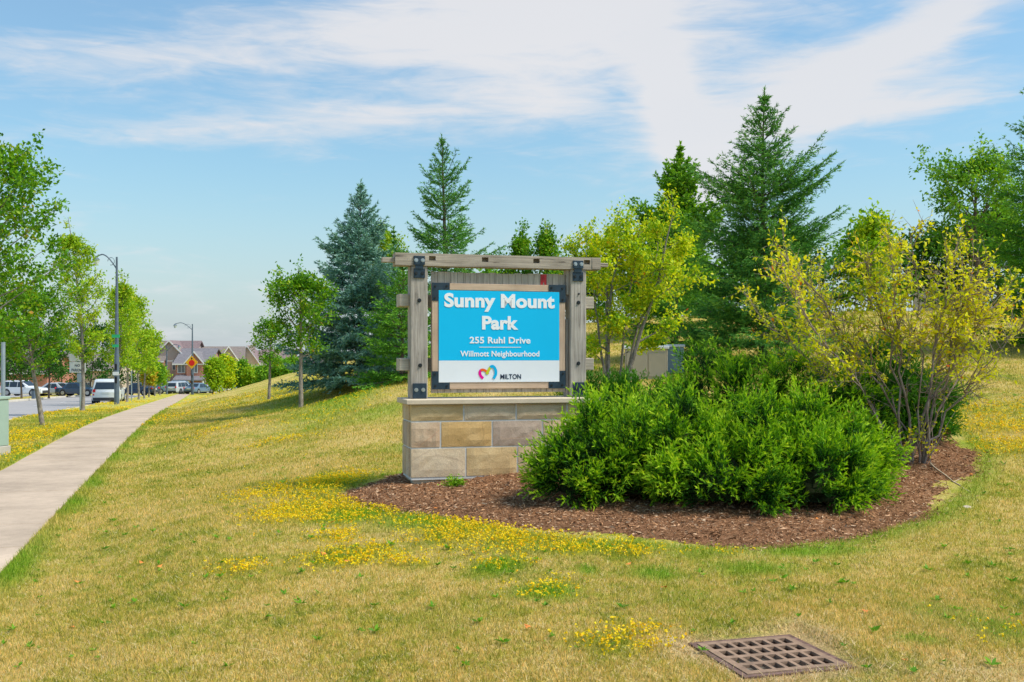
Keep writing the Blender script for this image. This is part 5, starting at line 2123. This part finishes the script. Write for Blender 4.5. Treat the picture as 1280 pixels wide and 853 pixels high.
def parking_sign():
    Y = 43.5
    X = (100.5 - 640) / F * Y
    z0 = zt1(X, Y)
    root = empty('parking_sign', (X, Y, z0), 0, 'white no parking sign with two stacked panels on a thin post behind a street tree', 'sign')
    zz = lambda py: CAMZ - (py - HZ) / F * Y - z0
    MB().cyl((0, 0, 0), (0, 0, zz(442)), .035, n=10).build('post', M['galv'], root)
    a = MB().bevbox(-.44, .24, -.06, -.04, zz(466), zz(452.5), .004).build('sign_plate', M['signwhite'], root)
    for k, (s_, cap, wd) in enumerate((('NO', .11, .22), ('PARKING', .13, .5))):
        t = text_mesh('lettering', s_, M['navy'], a, -.10, zz(458.6 if k == 0 else 464.6), wd, cap, -.063, .02, .003)
    MB().bevbox(-.44, .10, -.06, -.04, zz(451.5), zz(442), .004).build('sign_plate', M['signwhite'], root)
    MB().bevbox(-.12, .17, -.055, -.04, zz(478), zz(467), .004).build('sign_plate', M['galv'], root)
    X2, Y2 = (264.5 - 640) / F * 74, 74
    # slim post further along
    X2 = (164.5 - 640) / F * 70
    z2 = zt1(X2, 70)
    p = MB().cyl((0, 0, 0), (0, 0, 1.6 - (464 - 445) / F * 70 - z2), .035, n=8).build('sign_post', M['galv'])
    p.location = (X2, 70, z2)
    tag(p, 'slim grey post between the third and fourth street trees past the lamp', 'pole')
    # bollard
    X3, Y3 = (42 - 640) / F * 86, 86
    z3 = zt1(X3, Y3)
    b = empty('bollard', (X3, Y3, z3), 0, 'short dark grey waste pedestal on the verge before the white hatchback', 'bollard')
    MB().bevbox(-.13, .13, -.13, .13, 0, .72, .02).build('body', M['lamp_steel'], b)
    MB().bevbox(-.15, .15, -.15, .15, .72, .80, .02).build('lid', M['black'], b)


parking_sign()


def back_cabinets():
    Y = 21.5
    x = (808 - 640) / F * Y
    z0 = zt1(x, Y)
    tan = m_plain('tan_cabinet_paint', (0.44, 0.38, 0.29), .6, var=.06, scale=3)
    blue = m_plain('grey_blue_cabinet_paint', (0.27, 0.36, 0.42), .6, var=.06, scale=3)
    top = 1.6 - (432 - 445) / F * Y - z0
    r_ = empty('utility_cabinet', (x, Y, z0 - .1), R(-8), 'tan metal cabinet on the slope behind the junipers', 'utility box')
    MB().bevbox(-.44, .44, -.3, .3, 0, top + .02, .012).build('body', tan, r_)
    MB().bevbox(-.47, .47, -.33, .33, top + .021, top + .09, .012).build('lid', M['signwhite'], r_)
    MB().bevbox(-.40, .02, -.312, -.3005, .12, top - .06, .004).build('door', tan, r_)
    MB().bevbox(.05, .40, -.312, -.3005, .12, top - .06, .004).build('door', tan, r_)
    x2 = (843 - 640) / F * 22.0
    r_ = empty('utility_cabinet', (x2, 22.0, zt1(x2, 22.0) - .1), R(-8), 'narrow blue grey cabinet right of the tan one', 'utility box')
    t2 = 1.6 - (431 - 445) / F * 22 - zt1(x2, 22.0)
    MB().bevbox(-.2, .2, -.28, .28, 0, t2 + .04, .012).build('body', blue, r_)
    MB().bevbox(-.22, .22, -.30, .30, t2 + .041, t2 + .10, .012).build('lid', M['signwhite'], r_)
    MB().bevbox(-.15, .15, -.291, -.2805, .12, t2 - .06, .004).build('door', blue, r_)


back_cabinets()

# ------------------------------------------------------------------ cars
M['glass'] = m_plain('dark_car_glass', (0.02, 0.03, 0.04), 0.12, 0, 0.8, .1)
M['rim'] = m_plain('alloy_rim', (0.42, 0.43, 0.45), 0.35, .8)
M['tail'] = m_plain('red_tail_light', (0.65, 0.01, 0.01), 0.3)
M['head'] = m_plain('clear_headlight', (0.65, 0.68, 0.70), 0.2)
M['trim'] = m_plain('dark_bumper_trim', (0.05, 0.05, 0.055), 0.7)


def paint(name, c):
    def fn(g, out):
        p = g.node('ShaderNodeBsdfPrincipled')
        p.inputs['Base Color'].default_value = c + (1,)
        p.inputs['Roughness'].default_value = .35
        p.inputs['Coat Weight'].default_value = .6
        return p.outputs[0]
    return mat(name, fn)


def car(px, Y, heading, kind, col, label, a=None, X=None, on='zt', name=None, group='parked cars', zoff=0.0):
    """heading: direction of the front in degrees from +X. Built along local x, front at +x"""
    suv = kind == 'suv'
    L, W, H = (4.75, 1.88, 1.74) if suv else (4.6, 1.8, 1.42)
    if kind == 'hatch':
        L, W, H = 4.7, 1.86, 1.62
    if X is None:
        X = (px - 640) / F * Y
    if on == 'road':
        z = float(pz(Y)) - .20
    elif on == 'drive':
        z = float(pz(Y)) - .02
    else:
        z = zt1(X, Y)
    root = empty(name or 'parked_car', (X, Y, z + zoff), R(heading), label, 'car', group)
    h = L / 2
    gb = .22 if not suv else .27          # underside
    belt = .56 * H
    if suv or kind == 'hatch':
        top = [(-h, .50 * H), (-h + .06, belt + .02), (-h + .30, H * .93), (-h + .75, H), (h - 2.35, H), (h - 1.35, belt + .05), (h - .35, belt - .08), (h, .40 * H)]
    else:
        top = [(-h, .52 * H), (-h + .10, belt + .06), (-h + .75, belt + .08), (-h + 1.45, H * .97), (-h + 2.0, H), (h - 2.1, H * .985), (h - 1.25, belt + .02), (h - .3, belt - .10), (h, .42 * H)]
    # stations along x
    xs = sorted(set([round(t[0], 3) for t in top] + [-h + .5, -.6, .3, h - .7]))
    tx = [t[0] for t in top]
    tz = [t[1] for t in top]
    f = lambda x: float(np.interp(x, tx, tz))
    vs, fs = [], []
    for x in xs:
        zt_ = f(x)
        e = min(1, (h - abs(x)) / .5)
        hw = W / 2 * (.86 + .14 * math.sqrt(max(e, 0)))
        zb = min(belt, zt_)
        roof = max(0, (zt_ - belt) / (H - belt))
        hr = hw * (1 - .05 - .17 * roof)
        b0 = gb + (.08 if abs(x) > h - .1 else 0)
        vs += [(x, -hw * .94, b0), (x, -hw, b0 + .16), (x, -hw * .985, zb - .04), (x, -hr, zt_ - .02), (x, -hr * .88, zt_),
               (x, hr * .88, zt_), (x, hr, zt_ - .02), (x, hw * .985, zb - .04), (x, hw, b0 + .16), (x, hw * .94, b0)]
    n = 10
    for i in range(len(xs) - 1):
        for k in range(n):
            fs.append((i * n + k, i * n + (k + 1) % n, (i + 1) * n + (k + 1) % n, (i + 1) * n + k))
    fs += [tuple(range(n)), tuple(range((len(xs) - 1) * n, len(xs) * n))[::-1]]
    body = MB().add(vs, fs).build('body', col, root)
    # side glass: strips on the cabin side
    def hw_at(x, zz):
        e = min(1, (h - abs(x)) / .5)
        hw = W / 2 * (.86 + .14 * math.sqrt(max(e, 0))) * .985
        zt_ = f(x)
        roof = max(0.001, (zt_ - belt) / (H - belt))
        hr = W / 2 * (.86 + .14 * math.sqrt(max(e, 0))) * (1 - .05 - .17 * roof)
        t = (zz - belt + .04) / max(zt_ - belt + .02, .01)
        return hw + (hr - hw) * t
    zb_, zt_ = belt + .03, H - .13
    xa = -h + (.42 if kind != 'sedan' else 1.15)
    xb = h - (1.62 if kind != 'sedan' else 1.62)
    for s in (-1, 1):
        cuts = [xa, xa + (xb - xa) * .28, xa + (xb - xa) * .62, xb] if kind != 'sedan' else [xa, xa + (xb - xa) * .48, xb]
        for i in range(len(cuts) - 1):
            a0, a1 = cuts[i] + .03, cuts[i + 1] - .03
            sh0 = .28 if i == 0 and kind == 'sedan' else (.14 if i == 0 else 0)
            sh1 = .62 if i == len(cuts) - 2 else 0
            P = [(a0, zb_), (a1, zb_), (a1 - sh1, zt_), (a0 + sh0, zt_)]
            q = [(x, s * (hw_at(min(max(x, -h + .75), h - 2.3) if zz > belt + .1 else x, zz) + .012), zz) for x, zz in P]
            q2 = [(x, y - s * .03, zz) for x, y, zz in q]
            MB().add(q + q2, [(0, 1, 2, 3), (7, 6, 5, 4), (0, 4, 5, 1), (1, 5, 6, 2), (2, 6, 7, 3), (3, 7, 4, 0)]).build('window', M['glass'], root)
    # front and rear glass
    def end_glass(x0, z0, x1, z1, s, nm):
        d = Vector((x1 - x0, 0, z1 - z0)).normalized()
        nn = Vector((-d.z, 0, d.x)) * (.02 * s)
        w0, w1 = W / 2 * .80, W / 2 * .66
        P = [Vector((x0, -w0, z0)), Vector((x0, w0, z0)), Vector((x1, w1, z1)), Vector((x1, -w1, z1))]
        q = [p + nn * .6 for p in P] + [p - nn for p in P]
        MB().add(q, [(0, 1, 2, 3), (7, 6, 5, 4), (0, 4, 5, 1), (1, 5, 6, 2), (2, 6, 7, 3), (3, 7, 4, 0)]).build(nm, M['glass'], root)
    def along(i, t0, t1, s, nm):
        (xa_, za_), (xb_, zb2) = top[i], top[i + 1]
        end_glass(xa_ + (xb_ - xa_) * t0, za_ + (zb2 - za_) * t0, xa_ + (xb_ - xa_) * t1, za_ + (zb2 - za_) * t1, s, nm)
    if kind == 'sedan':
        along(2, .15, .92, 1, 'rear_window')
        along(5, .08, .88, -1 if False else 1, 'windshield')
    else:
        along(1, .12, .88, 1, 'rear_window')
        along(4, .10, .85, 1, 'windshield')
    # lights, plate, bumper
    for s in (-1, 1):
        MB().bevbox(-h - .02, -h + .10, s * W * .40 - .10, s * W * .40 + .08, .50 * H, .50 * H + .20, .02).build('tail_light', M['tail'], root)
        MB().bevbox(h - .22, h - .02, s * W * .36 - .14, s * W * .36 + .10, .40 * H, .40 * H + .12, .02).build('headlight', M['head'], root)
        if suv:
            MB().bevbox(-h - .015, -h + .05, s * W * .41 - .05, s * W * .41 + .05, .66, .76, .01).build('reflector', M['tail'], root)
    MB().bevbox(-h - .03, -h + .1, -W * .43, W * .43, gb + .05, gb + .24, .02).build('bumper', M['trim'], root)
    MB().bevbox(-h - .022, -h + .02, -.26, .26, .44 * H, .44 * H + .13, .004).build('licence_plate', M['signwhite'], root)
    if kind != 'suv':
        MB().bevbox(h - .05, h + .02, -W * .3, W * .3, gb + .08, .36 * H, .02).build('grille', M['trim'], root)
    for (wx) in (-h + .92, h - .90):
        for s in (-1, 1):
            rr = .36 if kind != 'sedan' else .33
            yc = s * (W / 2 - .115)
            arch = MB().cyl((wx, yc - .06, rr), (wx, yc + s * .105 + (.0), rr), rr + .07, n=20).build('wheel_arch', M['trim'], root)
            w_ = MB().cyl((wx, yc - .10, rr), (wx, yc + .125 if s > 0 else yc + .10, rr), rr, n=22)
            w_ = MB().cyl((wx, yc - s * .10, rr), (wx, yc + s * .125, rr), rr, n=22).build('wheel', M['black'], root)
            MB().cyl((wx, yc + s * .122, rr), (wx, yc + s * .135, rr), rr * .62, n=10).build('rim', M['rim'], w_)
    for s in (-1, 1):
        MB().bevbox(h - 1.75, h - 1.60, s * (W / 2 + .02) - .08, s * (W / 2 + .02) + .08, belt, belt + .12, .02).build('mirror', col, root)
    return root


PW_ = paint('white_car_paint', (0.72, 0.74, 0.76))
PS_ = paint('silver_car_paint', (0.46, 0.49, 0.52))
PN_ = paint('navy_car_paint', (0.02, 0.045, 0.09))
PB_ = paint('steel_blue_car_paint', (0.12, 0.19, 0.27))
PK_ = paint('black_car_paint', (0.015, 0.018, 0.02))
HD = math.degrees(math.atan2(1, SL))           # along the street, away from the camera
car(136, 72, HD, 'suv', PW_, 'white off-roader seen from behind, parked at the kerb past the street trees', on='road', name='parked_car')
car(31, 108, -8, 'hatch', PW_, 'white hatchback parked side on across the road, farthest left', on='drive')
car(66, 112, 172, 'sedan', PS_, 'silver car half hidden behind the white hatchback', on='drive')
car(80, 121, 60, 'sedan', PW_, 'white car showing a red tail light, right of the silver one', on='drive')
car(99, 110, -6, 'sedan', PN_, 'dark navy sedan behind the parking sign post', on='drive')
car(172, 118, HD + 60, 'sedan', PN_, 'dark blue car between the street trees left of the brick house', on='drive')
ZF = 0.0
car(198, 141, 205, 'sedan', PN_, 'dark navy sedan in front of the brick house door', on='zt')
car(215, 139, 200, 'suv', PB_, 'steel blue off-roader beside the dark navy sedan', on='zt')
car(226, 134, 75, 'hatch', PS_, 'silver hatchback with red tail light near the sidewalk end', on='zt')
car(234, 140, 190, 'sedan', PK_, 'black car mostly hidden behind the silver hatchback', on='zt')
car(249, 134, 72, 'sedan', PB_, 'grey blue car with a red light right of the stop ahead pole', on='zt')
car(266, 137, 180, 'sedan', PW_, 'white sedan parked side on right of the stop ahead pole', on='zt')
car(296, 140, 175, 'sedan', PS_, 'silver sedan behind the yellowing tree', on='zt')
car(312, 141, 172, 'sedan', PB_, 'blue grey sedan left of the last white car by the mound', on='zt')
car(325, 139, 176, 'sedan', PW_, 'last white car just showing above the mound', on='zt')

# ------------------------------------------------------------------ houses
M['brick'] = m_brick('red_brick', (0.38, 0.13, 0.09), (0.46, 0.18, 0.12), (0.45, 0.38, 0.33))
M['brick_tan'] = m_brick('tan_brick', (0.42, 0.30, 0.20), (0.50, 0.37, 0.26), (0.50, 0.45, 0.38))
M['siding'] = m_plain('beige_siding', (0.52, 0.43, 0.34), .8, var=.06, scale=2)
M['siding_p'] = m_plain('mauve_siding', (0.40, 0.31, 0.28), .8, var=.06, scale=2)
M['roof_p'] = m_shingle('mauve_shingles', (0.17, 0.12, 0.125), (0.27, 0.20, 0.20))
M['roof_g'] = m_shingle('grey_shingles', (0.14, 0.135, 0.15), (0.24, 0.22, 0.235))
M['roof_b'] = m_shingle('brown_shingles', (0.16, 0.13, 0.12), (0.26, 0.22, 0.20))
M['trimw'] = m_plain('white_house_trim', (0.70, 0.70, 0.70), .6, var=.05)
M['pane'] = m_plain('house_window_glass', (0.10, 0.13, 0.17), .15, 0, .7, .1)
M['garage'] = m_plain('garage_door_paint', (0.32, 0.28, 0.26), .6, var=.05)


def window(parent, x, z, w, h, y, arch=False):
    fr = MB()
    t = .09
    fr.box(x - w / 2 - t, x + w / 2 + t, y - .07, y + .03, z + h, z + h + t)
    fr.box(x - w / 2 - t, x + w / 2 + t, y - .09, y + .03, z - t, z)
    fr.box(x - w / 2 - t, x - w / 2, y - .07, y + .03, z, z + h)
    fr.box(x + w / 2, x + w / 2 + t, y - .07, y + .03, z, z + h)
    fr.box(x - .03, x + .03, y - .06, y + .02, z, z + h)
    o = fr.build('window', M['trimw'], parent)
    MB().box(x - w / 2, x + w / 2, y - .03, y - .01, z, z + h).build('pane', M['pane'], o)


def house(px, Y, W, D, eave, ridge, wall_lo, wall_hi, roof, label, gables=(), rot=0.0, wins=(), porch=None, garage=None, door=None, zb=None, fdrop=0):
    """front at local y=0 facing -y; main ridge runs along x"""
    X = (px - 640) / F * Y
    z0 = zt1(X, Y) if zb is None else zb
    root = empty('house', (X, Y, z0 - .2), R(rot), label, 'house', 'two storey houses at the end of the street')
    MB().box(-W / 2, W / 2, 0, D, 0, 3.0).build('lower_wall', wall_lo, root)
    mb = MB()
    mb.add([(-W / 2 + .01, .01, 3.0), (W / 2 - .01, .01, 3.0), (W / 2 - .01, D - .01, 3.0), (-W / 2 + .01, D - .01, 3.0),
            (-W / 2 + .01, .01, eave), (W / 2 - .01, .01, eave), (W / 2 - .01, D - .01, eave), (-W / 2 + .01, D - .01, eave),
            (-W / 2 + .01, D / 2, ridge - .12), (W / 2 - .01, D / 2, ridge - .12)],
           [(0, 1, 5, 4), (2, 3, 7, 6), (1, 2, 6, 9, 5), (3, 0, 4, 8, 7)])
    mb.build('upper_wall', wall_hi, root)
    ov, th = .45, .16
    def slope(y0, z0_, y1, z1):
        return [(-W / 2 - ov, y0, z0_), (W / 2 + ov, y0, z0_), (W / 2 + ov, y1, z1), (-W / 2 - ov, y1, z1)]
    k = (ridge - eave) / (D / 2)
    mb = MB()
    for (ya, yb) in ((-ov, D / 2), (D + ov, D / 2)):
        za = eave - k * ov
        q = slope(ya, za, yb, ridge)
        q2 = [(x, y, z - th) for x, y, z in q]
        mb.add(q + q2, [(0, 1, 2, 3), (7, 6, 5, 4), (0, 4, 5, 1), (1, 5, 6, 2), (2, 6, 7, 3), (3, 7, 4, 0)])
    rf = mb.build('roof', roof, root)
    MB().box(-W / 2 - ov, W / 2 + ov, -ov - .06, -ov - .002, eave - k * ov - .2, eave - k * ov + .02).build('gutter', M['trimw'], rf)
    for (gx, gw, gz0, gz1, m) in gables:
        # front facing gable bay
        mb = MB()
        mb.add([(gx - gw / 2, -.5, 0), (gx + gw / 2, -.5, 0), (gx + gw / 2, -.5, gz0), (gx, -.5, gz1), (gx - gw / 2, -.5, gz0),
                (gx - gw / 2, .0, 0), (gx + gw / 2, .0, 0), (gx + gw / 2, .0, gz0), (gx, .0, gz1), (gx - gw / 2, .0, gz0)],
               [(0, 1, 2, 3, 4), (1, 6, 7, 2), (5, 0, 4, 9), (2, 7, 8, 3), (3, 8, 9, 4)])
        mb.build('gable_wall', m, root)
        gk = (gz1 - gz0) / (gw / 2)
        mb = MB()
        for s in (-1, 1):
            xo, zo = gx + s * (gw / 2 + .35), gz0 - gk * .35
            q = [(xo, -.85, zo + .12), (gx, -.85, gz1 + .12), (gx, D / 2 - .2, gz1 + .12), (xo, D / 2 - .2, zo + .12)]
            q2 = [(x, y, z - .14) for x, y, z in q]
            mb.add(q + q2, [(0, 1, 2, 3), (7, 6, 5, 4), (0, 4, 5, 1), (1, 5, 6, 2), (2, 6, 7, 3), (3, 7, 4, 0)])
        gr = mb.build('gable_roof', roof, root)
        mb = MB()
        for s in (-1, 1):
            xo, zo = gx + s * (gw / 2 + .35), gz0 - gk * .35
            q = [(xo, -.92, zo + .14), (gx, -.92, gz1 + .14), (gx, -.92, gz1 - .16), (xo, -.92, zo - .16)]
            q2 = [(x, y + .06, z) for x, y, z in q]
            mb.add(q + q2, [(0, 1, 2, 3), (7, 6, 5, 4), (0, 4, 5, 1), (1, 5, 6, 2), (2, 6, 7, 3), (3, 7, 4, 0)])
        mb.build('barge_board', M['trimw'], gr)
    for (wx, wz, ww, wh, wy) in wins:
        window(root, wx, wz, ww, wh, wy)
    if porch:
        a, b = porch
        q = [(a, -2.2, 2.75), (b, -2.2, 2.75), (b, -.0, 3.6), (a, -.0, 3.6)]
        q2 = [(x, y, z - .2) for x, y, z in q]
        pr = MB().add(q + q2, [(0, 1, 2, 3), (7, 6, 5, 4), (0, 4, 5, 1), (1, 5, 6, 2), (2, 6, 7, 3), (3, 7, 4, 0)]).build('porch_roof', roof, root)
        for cx in (a + .25, (a + b) / 2, b - .25):
            MB().box(cx - .14, cx + .14, -2.1, -1.82, .2, 2.6).build('porch_column', M['trimw'], root)
    if garage:
        g_ = MB().bevbox(garage - 1.4, garage + 1.4, -.56, -.505, .2, 2.5, .01).build('garage_door', M['garage'], root)
    if door is not None:
        MB().bevbox(door - .5, door + .5, -.08, -.005, .2, 2.35, .01).build('door', M['trimw'], root)
    return root


def wg(xs, z, w=1.2, h=1.5, y=0.0):
    return [(x, z, w, h, y) for x in xs]


house(205, 188, 10.0, 10, 6.0, 9.4, M['brick'], M['siding_p'], M['roof_p'], 'brick and mauve sided house with a big front gable, leftmost at the street end',
      gables=[(1.2, 6.2, 6.2, 9.3, M['siding_p'])], wins=wg((.1, 2.3), 4.0, 1.1, 1.7, -.5) + wg((-3.8,), 4.0) + wg((.2, 2.4), .9, 1.0, 1.5, -.5), door=-3.4, zb=-4.75)
house(240, 184, 5.9, 10, 5.8, 8.4, M['brick'], M['brick'], M['roof_g'], 'red brick house with a narrow white edged gable and covered porch',
      gables=[(.6, 2.9, 6.0, 7.7, M['brick'])], wins=wg((.6,), 4.0, 1.0, 1.9, -.5) + wg((-1.9,), 4.0) + wg((1.8,), 1.0, 1.2, 1.5), porch=(-2.8, 2.8), door=-1.4, zb=-5.2)
house(277, 190, 7.6, 11, 5.6, 8.9, M['brick_tan'], M['siding'], M['roof_b'], 'tan house with a dark brown roof and beige gable right of the stop ahead sign',
      gables=[(1.3, 4.4, 5.6, 8.8, M['siding'])],
      wins=wg((-2.2, 0, 2.2), 3.9) + wg((2.0,), 1.0, 1.6, 1.4), porch=(-3.6, -.3), door=-2.4, garage=None, rot=14, zb=-5.3)
house(312, 200, 6.4, 9, 6.0, 8.6, M['brick_tan'], M['siding'], M['roof_p'], 'beige gabled house right of the wide tan one',
      gables=[(-.3, 4.6, 6.2, 9.4, M['siding'])], wins=wg((-.3,), 4.2, 1.5, 1.6, -.5) + wg((2.6,), 4.2, .8), zb=-5.7)
house(341, 206, 6.0, 9, 6.2, 8.8, M['siding'], M['siding'], M['roof_p'], 'pale house with a small blue white gable before the mound',
      gables=[(.6, 3.2, 6.0, 8.0, M['trimw'])], wins=wg((.6,), 5.0, 1.3, 1.6, -.5), zb=-5.6)
house(378, 175, 10.5, 10, 5.2, 8.4, M['brick_tan'], M['siding'], M['roof_p'], 'mauve roofed house just showing over the mound between the young maples', wins=wg((-2, 2), 3.6), zb=-6.7)
house(418, 172, 8.5, 10, 5.4, 8.2, M['brick_tan'], M['siding'], M['roof_p'], 'mauve roofed house half hidden by the blue grey spruce', wins=wg((-2, 2), 3.6), zb=-6.6)
house(97, 165, 13.0, 10, 5.0, 7.6, M['brick_tan'], M['siding'], M['roof_b'], 'low beige house across the road behind the parking sign',
      gables=[(-2.5, 4.0, 4.6, 6.2, M['siding'])], wins=wg((-5, 1.6, 4.2), 1.0, 1.3, 1.7) + wg((-2.5,), 1.0, 1.8, 1.7, -.5), zb=-5.2)
house(165, 186, 11.0, 10, 5.8, 8.6, M['brick'], M['brick'], M['roof_b'], 'brick house hidden behind the street trees left of the gabled one', wins=wg((-3, 0, 3), 3.9), door=0, zb=-4.75)
house(8, 150, 12.0, 10, 5.0, 7.6, M['brick'], M['brick'], M['roof_b'], 'red brick house behind the white hatchback at the left edge', wins=wg((-4, -1, 3), 1.0), zb=-5.5)
X_ = (1208 - 640) / F * 62
sh = empty('shed', (X_, 62, zt1(X_, 62)), R(10), 'white roofed building glimpsed through trees above the yellow shrub', 'building')
hh = 1.6 - (337 - 445) / F * 62 - zt1(X_, 62)
MB().box(-1.1, 1.1, 0, 4, 0, hh).build('wall', M['siding'], sh)
q = [(-1.4, -.5, hh - .1), (1.4, -.5, hh - .1), (1.4, 2, hh + .65), (-1.4, 2, hh + .65)]
q2 = [(x, 4 - y, z) for x, y, z in q]
MB().add([*q, *[(x, y, z - .12) for x, y, z in q]], [(0, 1, 2, 3), (7, 6, 5, 4), (0, 4, 5, 1), (1, 5, 6, 2), (2, 6, 7, 3), (3, 7, 4, 0)]).add(
    [*q2, *[(x, y, z - .12) for x, y, z in q2]], [(0, 1, 2, 3), (7, 6, 5, 4), (0, 4, 5, 1), (1, 5, 6, 2), (2, 6, 7, 3), (3, 7, 4, 0)]).build('roof', M['trimw'], sh)
print('OBJECTS', len(bpy.data.objects), 'TRIS', sum(sum(p.loop_total - 2 for p in o.data.polygons) if len(o.data.polygons) < 3000 else len(o.data.loops) - 2 * len(o.data.polygons) for o in bpy.data.objects if o.type == 'MESH'))
